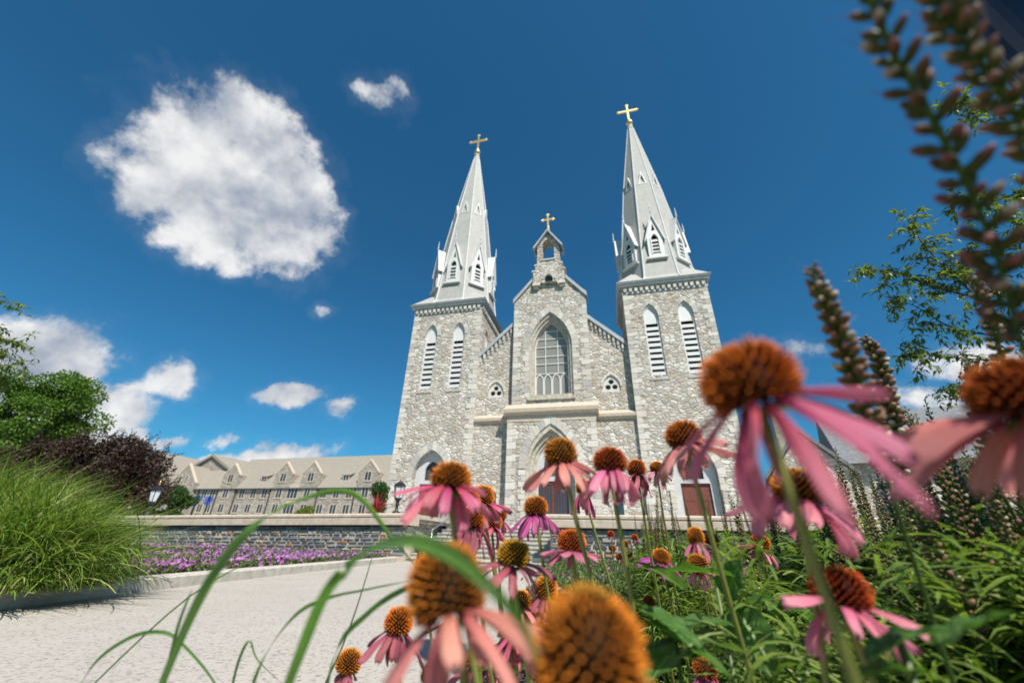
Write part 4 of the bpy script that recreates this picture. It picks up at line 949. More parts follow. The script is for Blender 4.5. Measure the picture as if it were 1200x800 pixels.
# ------------------------------------------------------------ blade ribbons
def ribbon(mb, pts, ws, side, fold=.25):
    """leaf blade along pts with half widths ws; folded at the midrib"""
    pts = [Vector(p) for p in pts]; n = len(pts); vs = []
    for i, p in enumerate(pts):
        a = (pts[min(i + 1, n - 1)] - pts[max(i - 1, 0)]).normalized(); s = (side - a * side.dot(a)); s = s.normalized() if s.length > 1e-6 else a.orthogonal().normalized(); nn = a.cross(s)
        vs += [p - s * ws[i] + nn * ws[i] * fold, p, p + s * ws[i] + nn * ws[i] * fold]
    mb.add(vs, [f for i in range(n - 1) for f in ((3 * i, 3 * i + 1, 3 * i + 4, 3 * i + 3), (3 * i + 1, 3 * i + 2, 3 * i + 5, 3 * i + 4))])
def grass_clump(base, H, n, label, seed, spread=1.0, w=.006):
    g = np.random.default_rng(seed); rt = empty('ornamental_grass', base, label, 'ornamental grass', 'ornamental grass clumps on the left')
    t = np.linspace(0, 1, 9); V = []; 
    az = g.uniform(0, 2 * PI, n) ; lean = g.beta(1.6, 1.6, n) * 1.15 + .05; L = H * g.uniform(.75, 1.45, n); droop = g.uniform(.5, 1.5, n)
    az = np.where(g.random(n) < .25, g.normal(-.3, .6, n), az)
    bx = g.normal(size=n) * .22 * spread; by = g.normal(size=n) * .22 * spread
    T2, LE = np.meshgrid(t, lean); ang = LE + T2 ** 1.5 * droop[:, None] * 1.2
    ds = (L / 8)[:, None]; rr = np.cumsum(np.sin(ang) * ds, 1) - np.sin(ang[:, :1]) * ds; zz = np.cumsum(np.cos(ang) * ds, 1) - np.cos(ang[:, :1]) * ds
    X = bx[:, None] + rr * np.cos(az)[:, None]; Y = by[:, None] + rr * np.sin(az)[:, None]; Z = np.maximum(zz, .015 + 0 * zz)
    wd = w * np.array([.8, 1, 1, 1, .95, .85, .65, .4, .05]); ta = az + PI / 2 + g.normal(size=n) * .6
    sx = (np.cos(ta)[:, None]) * wd; sy = np.sin(ta)[:, None] * wd; sz = g.normal(size=n)[:, None] * .3 * wd
    V = np.stack([np.stack([X - sx, Y - sy, Z - sz], -1), np.stack([X + sx, Y + sy, Z + sz], -1)], 2).reshape(-1, 3)
    m = MB(); m.v = list(map(tuple, V.tolist())); m.c = [(1, 1, 1)] * len(m.v)
    base_i = np.arange(n)[:, None] * 18
    F = np.concatenate([base_i + [2 * i, 2 * i + 1, 2 * i + 3, 2 * i + 2] for i in range(8)]); m.f = list(map(tuple, F.tolist())); m.mi = [0] * len(m.f)
    m.build('blades', 'clump_blade', rt)
    return rt
grass_clump((-4.38, 4.1, .11), .80, 5200, 'front ornamental grass clump arching over the kerb at the left edge', 1, 1.1)
grass_clump((-4.3, 3.85, .11), .45, 3600, 'low fringe of ornamental grass spilling over the kerb onto the path', 7, 1.3)
grass_clump((-5.85, 4.95, .11), 1.08, 5200, 'middle ornamental grass clump, taller, just behind the front clump', 2)
grass_clump((-6.9, 4.9, .11), 1.3, 3600, 'ornamental grass clump cut off by the left edge of the photo', 3)
grass_clump((-8.3, 6.4, .11), 1.2, 4200, 'rear ornamental grass clump nearest the lantern and purple-leaved tree', 4)

# ------------------------------------------------------------ petunias
def kx(y):
    for (xa, ya), (xb, yb) in zip(kerb, kerb[1:]):
        if ya <= y <= yb: return xa + (xb - xa) * (y - ya) / (yb - ya)
    return kerb[-1][0]
pts = []
while len(pts) < 6500:
    y = random.uniform(4.6, 16.5); wx = (WE.y - y) / math.tan(R(16)) + WE.x if True else 0
    xr = kx(min(y, 13.9)) - .35 if y < 13.6 else WE.x - (y - WE.y) / math.tan(R(16)) - .35
    x = xr - random.uniform(0, 1) ** 1.2 * 3.4
    # stay in front of the wall
    dv = Vector((x, y)) - WE; 
    if dv.dot(Vector((-.39, -.92))) < .22: continue
    pts.append((x, y))
P = np.array([(x, y, .06 + rng.uniform(0, .13) * (1 if random.random() < .8 else 1.3)) for x, y in pts])
P = np.vstack([P + rng.normal(size=P.shape) * [.06, .06, .03] for _ in range(6)]); P[:, 2] = np.maximum(P[:, 2], .04)
mb = MB(); leaf_mesh(mb, P, rng.normal(size=P.shape) + [0, 0, .6], rng.uniform(.05, .085, len(P)), .016)
mb.cur = 1; 
for x, y in pts[:5200]:
    if math.sin(x * 2.3) * math.cos(y * 1.9) * .5 + random.uniform(-.8, .9) < -.45: continue
    z = .18 + random.uniform(-.06, .07); r = random.uniform(.028, .042); tl = Vector((random.gauss(.1, .6), random.gauss(-.7, .5), 1)).normalized()
    u = tl.orthogonal().normalized(); w = tl.cross(u); c = Vector((x, y, z)); n = 10
    ring_ = [c + (u * math.cos(2 * PI * k / n) + w * math.sin(2 * PI * k / n)) * r * (1. if k % 2 else .82) + tl * r * .15 for k in range(n)]
    mb.add([c - tl * r * .5] + ring_, [(0, k + 1, (k + 1) % n + 1) for k in range(n)])
tag(mb.build('petunias', ['bedding_leaf', 'petunia_petal']), 'purple petunias massed between the kerb and the left wall', 'petunias', kind='stuff')

# ------------------------------------------------------------ coneflowers
UPV = Vector((0, 0, 1))
def frame(axis):
    a = Vector(axis).normalized(); u = a.orthogonal().normalized(); 
    return a.to_track_quat('Z', 'Y')
def lerp(a, b, t): return tuple(x + (y - x) * t for x, y in zip(a, b))
CONEP = {'orange': ((.030, .012, .006), (.34, .05, .006), (1.0, .28, .02)),
         'red': ((.020, .008, .006), (.28, .035, .008), (.88, .19, .02)),
         'gold': ((.03, .032, .006), (.24, .13, .012), (.88, .36, .03)),
         'brown': ((.030, .018, .006), (.30, .06, .008), (.98, .29, .02))}
def cone_mesh(name, pal, hgt, n, seed, fine=True):
    """unit cone: radius 1 incl. spikes; hgt = height ratio; base at z=0"""
    g = random.Random(seed); lo, mid, hi = CONEP[pal]; mb = MB()
    cz = .36 * hgt; tm = 2.15; rc, hc = .60, hgt * .62
    mb.col = lo; mb.lathe([(rc * .97 * math.sin(tm * (1 - i / 9)) + .004, cz + hc * .97 * math.cos(tm * (1 - i / 9))) for i in range(10)], n=20); mb.col = None
    for i in range(n):
        t = (i + .5) / n; ph = i * 2.399963; s = t
        th = math.acos(max(-1, min(1, math.cos(tm) + (1 - math.cos(tm)) * t))); nx, nz = math.sin(th), math.cos(th)
        bx, bz = rc * nx, cz + hc * nz; dx, dz = nx, nz * .9 + .30; l_ = math.hypot(dx, dz); dx /= l_; dz /= l_
        L = g.uniform(.32, .42) * (1 if s < .86 else .75)
        if s < .16: L *= .8
        w = .037 if fine else .05
        c, sn = math.cos(ph), math.sin(ph)
        base = Vector((bx * c, bx * sn, bz)); dr = Vector((dx * c, dx * sn, dz)); dr += Vector((g.gauss(0, .04), g.gauss(0, .04), g.gauss(0, .04)))
        cm = lerp(mid, hi, g.uniform(.0, .35) + .25 * s) ; ct = lerp(hi, mid, g.uniform(0, .35))
        if s > .93: ct = lerp(ct, (.25, .22, .02), .5)
        if s < .16: ct = lerp(ct, mid, .6)
        if pal == 'gold' and s > .5: cm = lerp(cm, (.16, .20, .02), .5)
        k = 5 if fine else 4
        mb.tube([base, base + dr * L * .45, base + dr * L * .85, base + dr * L], [w * .8, w, w * .8, w * .15], k, True, cols=[lerp(lo, (0, 0, 0), .5), lerp(lo, cm, .22), ct, lerp(ct, (1, .5, .12), .4)])  # own dark spike bases, blackened further to paint shade into the gaps
    return mb.mesh(name, 'flower_cone', True)
PETP = {'magenta': ((.26, .012, .05), (.60, .085, .17), (.74, .28, .34)), 'pink': ((.42, .045, .12), (.70, .16, .27), (.80, .35, .40)),
        'salmon': ((.50, .10, .12), (.72, .24, .20), (.78, .38, .32)), 'dusky': ((.16, .03, .05), (.42, .09, .13), (.60, .22, .22)), 'purple': ((.22, .012, .09), (.55, .06, .28), (.70, .22, .44))}
def petal_mesh(name, pal, L, w, a0, a1, seed, curl=.0, base_r=.40):
    """grows outward along +x from radius base_r, drooping from angle a0 to a1 (radians below horizontal)"""
    g = random.Random(seed); c0, c1, c2 = PETP[pal]; nu, nv = 16, 10; mb = MB(); vs = []; cols = []; fs = []
    x, z = base_r, .07; y = 0.; tw = g.uniform(-1.1, 1.1); sw = g.uniform(-.45, .45)
    for i in range(nu + 1):
        t = i / nu; a = a0 + (a1 - a0) * t ** .8 + (curl * max(0, t - .7) * 3)
        if i: x += math.cos(a) * L / nu; z -= math.sin(a) * L / nu; y += sw * L / nu * t
        ww = w * (.34 + .66 * min(1, t / .5) ** .9) * (1 - max(0, (t - .72) / .28) ** 2.0 * .66) * (1 + .09 * math.sin(t * 9 + seed))
        for j in range(nv + 1):
            v = j / nv * 2 - 1; rid = .035 * math.cos(v * PI * 2.5) * (1 - t * .3); cup = -.16 * v * v * w * 2.2
            nt = (-.16 * L * (abs(math.cos(v * PI * 1.5))) if i == nu else 0)
            th = tw * t; yy = v * ww * math.cos(th); zz = v * ww * math.sin(th) + rid * w * 3 + cup
            vs.append((x + nt * math.cos(a) - zz * math.sin(-a) * 1, y + yy, z - nt * math.sin(a) + zz * math.cos(a)))
            c = lerp(c0, c1, min(1, t / .3)); c = lerp(c, c2, max(0, (t - .3) / .7) * (.6 + .4 * (1 - abs(v)))); k = 1 + .16 * math.cos(v * PI * 4.5); cols.append(tuple(min(1, q * k) for q in c))
    for i in range(nu):
        for j in range(nv): a = i * (nv + 1) + j; fs.append((a, a + 1, a + nv + 2, a + nv + 1))
    mb.add(vs, fs, cols=cols); return mb.mesh(name, 'flower_petal', True)
CM = {(p, h): cone_mesh('cone', p, h, 265, 10 + i) for i, (p, h) in enumerate([('orange', 1.0), ('orange', 1.45), ('red', 1.1), ('gold', 1.15), ('brown', 1.5), ('brown', 1.1)])}
CML = {p: cone_mesh('cone', p, 1.25, 190, 30 + i, False) for i, p in enumerate(CONEP)}
PM = {}
def petals_for(pal, style):
    k = (pal, style)
    if k not in PM:
        d = {'main': (.55, 1.05), 'splay': (.35, 1.0), 'droop': (.55, 1.45), 'wide': (.25, .85), 'flat': (.0, .45), 'hang': (.9, 1.6), 'short': (.4, 1.2)}[style]
        PM[k] = [petal_mesh('petal', pal, {'short': 1.35}.get(style, 2.25) * f, .25, d[0] + e, d[1] + e * 1.5, 100 + i * 7, c) for i, (f, e, c) in enumerate([(1, 0, 0), (.9, .15, .5), (1.08, -.15, -.3), (.96, .28, .9), (1.02, -.05, .2)])]
    return PM[k]
def stem_mesh(p0, p1, b0, r0, r1, n=14, mat='stem_green', hairs=False):
    """p0 ground, p1 head, relative coordinates"""
    p0, p1 = Vector(p0), Vector(p1); mid = (p0 + p1) / 2 + Vector(b0); pts = [p0 * (1 - t) ** 2 + mid * 2 * t * (1 - t) + p1 * t * t for t in [i / n for i in range(n + 1)]]
    mb = MB(); mb.tube(pts, [r0 + (r1 - r0) * i / n for i in range(n + 1)], 8)
    if hairs:
        for i in range(240):
            t = random.random(); q = p0 * (1 - t) ** 2 + mid * 2 * t * (1 - t) + p1 * t * t; a = Vector((random.gauss(0, 1), random.gauss(0, 1), .2)).normalized()
            mb.add([q + Vector((0, 0, .0003)), q - Vector((0, 0, .0003)), q + a * (r0 + .0012)], [(0, 1, 2)])
    return mb, pts, mat
def leaf_blade(parent, base, direction, L, w, mat='veined_leaf', droop=.6, label=None, roll=0.):
    d_ = Vector(direction).normalized(); side = d_.cross(UPV); side = side.normalized() if side.length > .01 else Vector((1, 0, 0))
    if roll: side = Matrix.Rotation(roll, 3, d_) @ side
    n = 26; mb = MB(); vs = []; cols = []; p = Vector(base); nv = 12; up = side.cross(d_); fr_ = random.uniform(20, 28); tw = random.uniform(-.5, .5)
    for i in range(n + 1):
        t = i / n; a = droop * (t - .15); dd = d_ * math.cos(a) - UPV * math.sin(a) if True else d_
        if i: p = p + dd * L / n
        ww = w * (max(0, math.sin(PI * min(1, t * .96 + .04) ** .72)) ** .8 + .02)
        nn = side.cross(dd).normalized()
        for j in range(nv + 1):
            v = j / nv * 2 - 1; vein = max(0, math.cos((t * fr_ - abs(v) * 5.) )) ** 6; e_ = 1 + .04 * math.sin(t * 70) * abs(v); vs.append(p + (side * math.cos(tw * t) + nn * math.sin(tw * t)) * ww * v * e_ + nn * (abs(v) * ww * .34 + .10 * ww * math.sin(t * 19 + v * 2) * abs(v) - vein * ww * .05)); k_ = .78 + .55 * vein * (1 - abs(v) * .5) + (1.1 if j == nv // 2 else 0); cols.append((k_, k_, k_ * .95))
    mb.add(vs, [(a, a + 1, a + nv + 2, a + nv + 1) for i in range(n) for j in range(nv) for a in [i * (nv + 1) + j]], cols=cols)
    return mb.build('leaf', mat, parent, True)
def bedz(x, y): return .1
def coneflower(px, py, wpx, pal, hgt, ppal, style, npet, label, R0=.0185, tilt=(0, 0), baseoff=(0, 0), phase=0., skip=(), lod=False, leaves=0, plen=1., stem_px=None, sr=.0022, petw=1.):
    d_ = 467 * R0 * 2 / wpx; P = dp(px, py, d_)
    ax = Vector((tilt[0], tilt[1], 1)).normalized(); q = frame(ax)
    if stem_px: 
        s = dp(stem_px[0], stem_px[1], d_ * stem_px[2] if len(stem_px) > 2 else d_); dv = s - P; k = (P.z - .08) / max(.02, (P.z - s.z)) ; base = P + dv * min(k, 6); base.z = .08
        # keep plants upright enough
        h = Vector((base.x - P.x, base.y - P.y)); 
        if h.length > .32: h = h.normalized() * .32
        base = Vector((P.x + h.x, P.y + h.y, .08))
    else: base = Vector((P.x + baseoff[0], P.y + baseoff[1], .08))
    rt = empty('coneflower', base, label, 'coneflower', 'pink coneflowers in the bed')
    hd = P - base - ax * R0 * hgt * .45
    sc = R0
    if lod: me = CML[pal]
    else:
        hs = min([h for (p, h) in CM if p == pal], key=lambda h: abs(h - hgt)); me = CM[(pal, hs)]; 
    c = link('cone', me, rt); c.rotation_mode = 'QUATERNION'; c.rotation_quaternion = q @ Matrix.Rotation(phase, 3, 'Z').to_quaternion(); c.location = hd; c.scale = (sc, sc, sc * (hgt / (1.25 if lod else hs)))
    pm = petals_for(ppal, style)
    for i in range(npet):
        if i in skip: continue
        a = phase + i * 2 * PI / npet + random.uniform(-.22, .22); o = link('petal', pm[(i * 3 + int(phase * 7)) % len(pm)], rt); o.rotation_mode = 'QUATERNION'
        o.rotation_quaternion = q @ Matrix.Rotation(a, 3, 'Z').to_quaternion() @ Matrix.Rotation(random.uniform(-.34, .30), 3, 'Y').to_quaternion(); o.location = hd
        f = sc * random.uniform(.78, 1.12) * plen; o.scale = (f if plen != 1 else f, sc * random.uniform(.85, 1.15) * petw, f)
    bend = Vector((0, 0, 0)) if not stem_px else Vector(((P.x - base.x) * -.0, 0, 0))
    top = hd - ax * R0 * .12
    st_, pts, mt_ = stem_mesh((0, 0, -.03), top, ((P.x - base.x) * .12, (P.y - base.y) * .12, 0), sr * 1.15, sr, hairs=(d_ < .5)); st_.build('stem', 'stem_green', rt, True)
    # calyx
    cx = MB(); cx.lathe([(.15, -.25), (.36, -.20), (.46, -.12), (.3, -.05)], n=10)
    for k in range(14):
        a = k * 2.4; cx.add([(.35 * math.cos(a) - .07 * math.sin(a), .35 * math.sin(a) + .07 * math.cos(a), -.12), (.35 * math.cos(a) + .07 * math.sin(a), .35 * math.sin(a) - .07 * math.cos(a), -.12), (.6 * math.cos(a), .6 * math.sin(a), -.36)], [(0, 1, 2)])
    o = cx.build('calyx', 'broad_leaf', rt); o.rotation_mode = 'QUATERNION'; o.rotation_quaternion = q; o.location = hd; o.scale = (sc,) * 3
    for k in range(leaves):
        t = random.uniform(.25, .75); i = int(t * 14); a = random.uniform(0, 2 * PI)
        leaf_blade(rt, pts[i], (math.cos(a), math.sin(a), random.uniform(.1, .6)), random.uniform(.07, .13), random.uniform(.012, .022), droop=random.uniform(.4, 1.2))
    return rt
CF = [
 (876, 446, 116, 'orange', 1.05, 'magenta', 'main', 14, 'largest upright coneflower, orange-brown head with long magenta petals, overlapping the right church tower', dict(tilt=(-.30, -.08), phase=.25, plen=1.15, stem_px=(960, 650), sr=.0017, petw=.72, skip=(9,))),
 (1204, 462, 118, 'orange', 1.0, 'salmon', 'wide', 12, 'coneflower cut off by the right edge, wide flat salmon-pink petals', dict(tilt=(.02, -.1), phase=.1, plen=1.05, stem_px=(1230, 760), petw=1.5)),
 (657, 531, 43, 'gold', 1.15, 'salmon', 'wide', 12, 'coneflower with golden head and pale salmon petals, in front of the centre portal', dict(phase=.5, tilt=(-.15, -.05), stem_px=(700, 650))),
 (715, 541, 44, 'red', 1.05, 'pink', 'droop', 15, 'coneflower with round dark orange head over bright pink petals, right of the golden one', dict(phase=.9, tilt=(.05, 0), stem_px=(738, 660))),
 (746, 549, 25, 'orange', 1.2, 'dusky', 'droop', 11, 'small coneflower half hidden directly behind the bright pink one before the portal', dict(phase=.2, stem_px=(765, 650))),
 (684, 571, 22, 'orange', 1.2, 'magenta', 'hang', 10, 'small coneflower whose orange head peeks out between the golden one and the bright pink one', dict(phase=.3, stem_px=(720, 650))),
 (801, 511, 45, 'brown', 1.1, 'salmon', 'wide', 13, 'coneflower with golden head and tangled salmon petals at the foot of the right church tower', dict(phase=.7, tilt=(-.1, 0), stem_px=(850, 660), leaves=1)),
 (529, 561, 53, 'brown', 1.0, 'magenta', 'wide', 13, 'coneflower with domed amber head and deep red-pink petals before the left church door', dict(phase=1.1, tilt=(.1, .1), stem_px=(562, 650))),
 (566, 582, 30, 'orange', 1.2, 'magenta', 'wide', 12, 'coneflower mostly hidden behind the amber one, its rosy petals sticking out to the right', dict(phase=.4, stem_px=(590, 680))),
 (552, 607, 36, 'red', 1.1, 'dusky', 'hang', 12, 'faded coneflower with dark maroon head hanging just below the amber one', dict(phase=.8, stem_px=(570, 700))),
 (628, 594, 31, 'red', 1.1, 'purple', 'droop', 12, 'coneflower with dark red head and magenta petals left of the centre portal door', dict(phase=.6, stem_px=(645, 680))),
 (602, 650, 43, 'gold', 1.1, 'dusky', 'wide', 12, 'withering coneflower with greenish gold head in front of the steps', dict(phase=.3, tilt=(.12, 0), stem_px=(625, 760))),
 (670, 635, 36, 'orange', 1.05, 'pink', 'flat', 13, 'coneflower with level pink petals in front of the right end of the steps', dict(phase=.2, stem_px=(684, 730), plen=.8)),
 (523, 686, 102, 'brown', 1.35, 'salmon', 'splay', 11, 'large leaning coneflower with tall rusty head and hanging salmon petals, over the path', dict(tilt=(-.35, .1), phase=.9, stem_px=(600, 900), sr=.0024, petw=.95)),
 (690, 762, 144, 'brown', 1.35, 'salmon', 'wide', 12, 'nearest and largest blurred coneflower head at the bottom centre of the photo', dict(tilt=(.02, -.1), phase=.45, stem_px=(690, 900), skip=(7, 8, 9, 10, 11), sr=.0026, petw=1.1, plen=.85)),
 (467, 729, 36, 'orange', 1.2, 'dusky', 'droop', 11, 'coneflower with curled petals beside the large leaning one, over the path', dict(tilt=(.1, 0), phase=.5, stem_px=(478, 800))),
 (409, 776, 32, 'brown', 1.2, 'dusky', 'short', 8, 'small coneflower at the bottom, farthest left over the path', dict(tilt=(.12, 0), phase=.3, stem_px=(425, 850), plen=.8)),
 (506, 790, 28, 'brown', 1.1, 'dusky', 'short', 8, 'coneflower head cut by the bottom edge below the large leaning one', dict(phase=.9, stem_px=(515, 850))),
 (934, 572, 60, 'orange', 1.0, 'pink', 'wide', 14, 'coneflower with full skirt of pink petals just below the largest upright one', dict(phase=.55, tilt=(.05, -.1), stem_px=(944, 700))),
 (984, 692, 66, 'red', 1.1, 'pink', 'wide', 12, 'coneflower with dark orange head and long pink petals at the lower right', dict(phase=.1, tilt=(.12, 0), stem_px=(1040, 800), plen=1.05)),
 (815, 628, 21, 'orange', 1.4, 'pink', 'droop', 9, 'left of the two small coneflowers growing close together below the right tower', dict(stem_px=(825, 690))),
 (834, 633, 19, 'orange', 1.2, 'pink', 'droop', 9, 'right of the two small coneflowers growing close together below the right tower', dict(stem_px=(850, 690), tilt=(.2, 0))),
 (818, 661, 24, 'orange', 1.4, 'pink', 'wide', 9, 'small coneflower lying over sideways among the leaves', dict(tilt=(-.9, -.2), stem_px=(835, 700))),
 (880, 648, 21, 'orange', 1.3, 'pink', 'wide', 9, 'lower left of the pair of small coneflowers in the middle of the green foliage', dict(stem_px=(893, 700), tilt=(-.3, 0))),
 (891, 636, 23, 'orange', 1.2, 'pink', 'wide', 10, 'upper right of the pair of small coneflowers in the middle of the green foliage', dict(stem_px=(905, 700), tilt=(.2, 0))),
 (826, 783, 30, 'red', 1.0, 'pink', 'droop', 13, 'small bright pink coneflower at the bottom edge right of the nearest blurred head', dict(stem_px=(830, 850))),
 (775, 651, 22, 'orange', 1.0, 'purple', 'wide', 11, 'small magenta coneflower seen from below between two stems', dict(tilt=(.1, -.4), stem_px=(790, 700))),
 (600, 738, 34, 'orange', 1.0, 'magenta', 'droop', 11, 'magenta coneflower low between the leaning one and the nearest blurred head', dict(stem_px=(605, 800), tilt=(.1, .1))),
 (548, 588, 34, 'orange', 1.1, 'dusky', 'hang', 13, 'drooping dark rose coneflower tucked behind the amber one, nearest the steps', dict(phase=.7, stem_px=(560, 700), tilt=(-.2, 0))),
 (585, 601, 22, 'orange', 1.1, 'magenta', 'wide', 11, 'small rosy coneflower behind the dark red one left of the portal', dict(phase=.2, stem_px=(590, 690), tilt=(.3, 0))),
 (640, 690, 30, 'orange', 1.2, 'dusky', 'hang', 10, 'wilting coneflower low in front of the steps, just above the nearest blurred head', dict(phase=.4, stem_px=(650, 760), tilt=(.3, 0))),
 (770, 548, 18, 'orange', 1.2, 'pink', 'wide', 10, 'small pink coneflower between the bright pink one and the golden one by the tower', dict(phase=.4, stem_px=(785, 640), tilt=(.2, 0))),
 (560, 770, 30, 'orange', 1.1, 'magenta', 'droop', 11, 'rosy coneflower at the bottom under the petals of the large leaning one', dict(phase=.4, stem_px=(565, 850))),
 (497, 640, 26, 'brown', 1.1, 'dusky', 'hang', 11, 'dusky coneflower just left above the large leaning head, over the path', dict(phase=.9, stem_px=(512, 740))),
 (610, 705, 30, 'brown', 1.1, 'salmon', 'splay', 12, 'salmon coneflower between the large leaning head and the nearest blurred head', dict(phase=.5, stem_px=(620, 800), tilt=(-.3, .2))),
 (578, 612, 24, 'red', 1.1, 'magenta', 'splay', 12, 'small dark red coneflower just right below the amber one, before the steps', dict(phase=.3, stem_px=(590, 700), tilt=(.2, .1))),
 (650, 735, 24, 'orange', 1.1, 'pink', 'splay', 12, 'bright pink coneflower peeping out at the upper left of the nearest blurred head', dict(phase=.1, stem_px=(655, 800))),
 (760, 706, 16, 'orange', 1.4, 'dusky', 'short', 6, 'small bare orange coneflower head low among the leaves above the mulch', dict(stem_px=(765, 740))),
]
for (px, py, w, pal, h, pp, sty, n, lb, kw) in CF:
    coneflower(px, py, w, pal, h, pp, sty, n, lb, lod=(w < 27), **kw)

# broad coneflower leaves low in the bed: leafy plants
def leafy(px, py, d_, spec, label, mat='veined_leaf'):
    P = dp(px, py, d_); base = Vector((P.x, P.y, .08)); rt = empty('leafy_plant', base, label, 'plant', 'broad-leaved plants among the coneflowers')
    MB().tube([(0, 0, -.02), (.004, 0, (P.z - .08) * .5), (0, 0, P.z - .08 + .01)], [.003, .0028, .002], 8).build('stem', 'stem_dark', rt, True)
    for (sx, sy, ex, ey, w, dz, dr, rl) in spec:
        a = dp(sx, sy, d_) ; b = dp(ex, ey, d_ * dz); dv = b - a; leaf_blade(rt, a - base, dv + Vector((0, 0, dv.length * dr * .35)), dv.length * 1.05, w, mat, dr, roll=rl)
    return rt
leafy(842, 700, .42, [(800, 690, 735, 655, .012, .95, .4, 0), (852, 700, 868, 655, .017, 1., .2, 1.2), (870, 680, 760, 672, .016, 1.1, .5, 0), (862, 715, 905, 785, .020, .9, .3, .9), (850, 720, 910, 700, .012, .9, .4, 0), (855, 740, 800, 770, .012, 1., .4, 0)], 'plant with broad grey-green leaves in the middle of the bed')
leafy(790, 740, .36, [(750, 715, 820, 760, .016, .9, .4, 0), (760, 730, 850, 790, .018, .9, .3, 0), (790, 740, 735, 700, .014, 1.1, .3, 0), (800, 760, 760, 800, .02, .9, .4, 0), (780, 745, 870, 735, .014, 1.1, .5, 0)], 'dark-leaved plant at the bottom between the nearest blurred head and the broad grey-green leaves')
leafy(1060, 770, .20, [(1020, 775, 1120, 735, .010, 1., .5, 0), (1100, 760, 1190, 715, .012, 1., .3, 0), (1080, 790, 1000, 800, .012, 1., .5, 0)], 'blurred dark leaves at the bottom right corner')
leafy(900, 760, .5, [(890, 740, 940, 700, .018, 1., .5, 0), (890, 750, 850, 720, .018, 1.1, .5, 0), (900, 770, 960, 790, .02, 1., .5, 0), (900, 770, 860, 800, .02, .9, .6, .3), (910, 720, 960, 740, .018, 1.2, .6, 0)], 'leafy plant right of the broad grey-green leaves')
leafy(640, 770, .5, [(640, 760, 590, 740, .018, 1., .5, 0), (640, 770, 600, 800, .016, 1.1, .5, 0), (570, 770, 540, 720, .016, 1.1, .5, .4), (560, 790, 600, 770, .016, 1., .5, 0)], 'leafy plant half hidden behind the nearest blurred head')

# ------------------------------------------------------------ near grass with arching blades
gr = empty('arching_grass', dp(250, 900, .45), 'tuft of long bright green arching grass blades in the left foreground', 'grass'); 
gb = Vector((-.12, .22, .02)); gr.location = gb
def blade(pl, w, side=(.2, -1, .3)):
    """pl: list of (px,py,depth,width)"""
    P = [dp(x, y, d) - gb for x, y, d in pl]; 
    # smooth (Catmull-Rom)
    Q = []
    for i in range(len(P) - 1):
        a, b, c, d = P[max(i - 1, 0)], P[i], P[i + 1], P[min(i + 2, len(P) - 1)]
        for k in range(6):
            t = k / 6; Q.append(.5 * ((2 * b) + (c - a) * t + (2 * a - 5 * b + 4 * c - d) * t * t + (3 * b - a - 3 * c + d) * t ** 3))
    Q.append(P[-1]); n = len(Q); ws = [w * min(1, .5 + 3 * i / n) * (1 - (i / (n - 1)) ** 3) ** .8 + .0001 for i in range(n)]
    m = MB(); vs = []; cols = []; nv = 8; sd_ = Vector(side)
    for i, p in enumerate(Q):
        a = (Q[min(i + 1, n - 1)] - Q[max(i - 1, 0)]).normalized(); q = (sd_ - a * sd_.dot(a)).normalized(); nn = a.cross(q)
        for j in range(nv + 1):
            v = j / nv * 2 - 1; vs.append(p + q * ws[i] * v + nn * ws[i] * (.3 * abs(v) + .06 * math.sin(i * .9) * v)); k_ = 1.7 * (1.5 if j == nv // 2 else (.85 if j % 2 else 1.05)) * (1 - .2 * math.sin(i * .35 + j)); dry = max(0, i / n - .88) * 5; cols.append((k_ * (1 + dry * 2), k_ * (1 + dry * .3), k_))
    m.add(vs, [(a_, a_ + 1, a_ + nv + 2, a_ + nv + 1) for i in range(n - 1) for j in range(nv) for a_ in [i * (nv + 1) + j]], cols=cols)
    return m.build('blade', 'veined_leaf', gr, True)
blade([(150, 900, .30), (215, 740, .27), (262, 655, .26), (310, 605, .26), (358, 582, .27), (403, 574, .28), (430, 590, .30), (458, 628, .33), (492, 668, .36)], .0030, (.8, -.3, .5))
blade([(300, 900, .25), (350, 770, .22), (385, 692, .20), (430, 648, .19), (478, 634, .15), (530, 650, .122), (578, 690, .112), (612, 730, .11), (636, 790, .115)], .0030, (.7, -.5, .6))
blade([(370, 900, .34), (392, 770, .32), (432, 718, .31), (478, 688, .30), (530, 672, .30), (575, 668, .31)], .0022, (.3, -.3, 1))
blade([(70, 860, .40), (105, 785, .38), (150, 748, .37), (190, 740, .36), (215, 755, .36), (252, 800, .36), (270, 850, .36)], .0016, (.3, -.3, 1))
blade([(262, 860, .42), (276, 785, .41), (292, 750, .41), (302, 772, .42), (330, 800, .43)], .0015, (1, -.3, .1))
blade([(180, 860, .34), (205, 745, .33), (225, 690, .33)], .0013, (1, 0, .2))
blade([(280, 860, .36), (305, 780, .35), (345, 722, .34), (385, 700, .34), (430, 690, .35), (480, 680, .36)], .0016, (.5, -.3, .8))
blade([(330, 900, .55), (400, 760, .52), (440, 640, .5)], .0010, (1, 0, .2))
blade([(440, 860, .5), (470, 770, .5), (520, 730, .5), (560, 722, .5)], .0016, (.3, -.3, 1))
blade([(80, 830, .5), (220, 700, .5), (330, 640, .52)], .0009, (1, 0, .2))

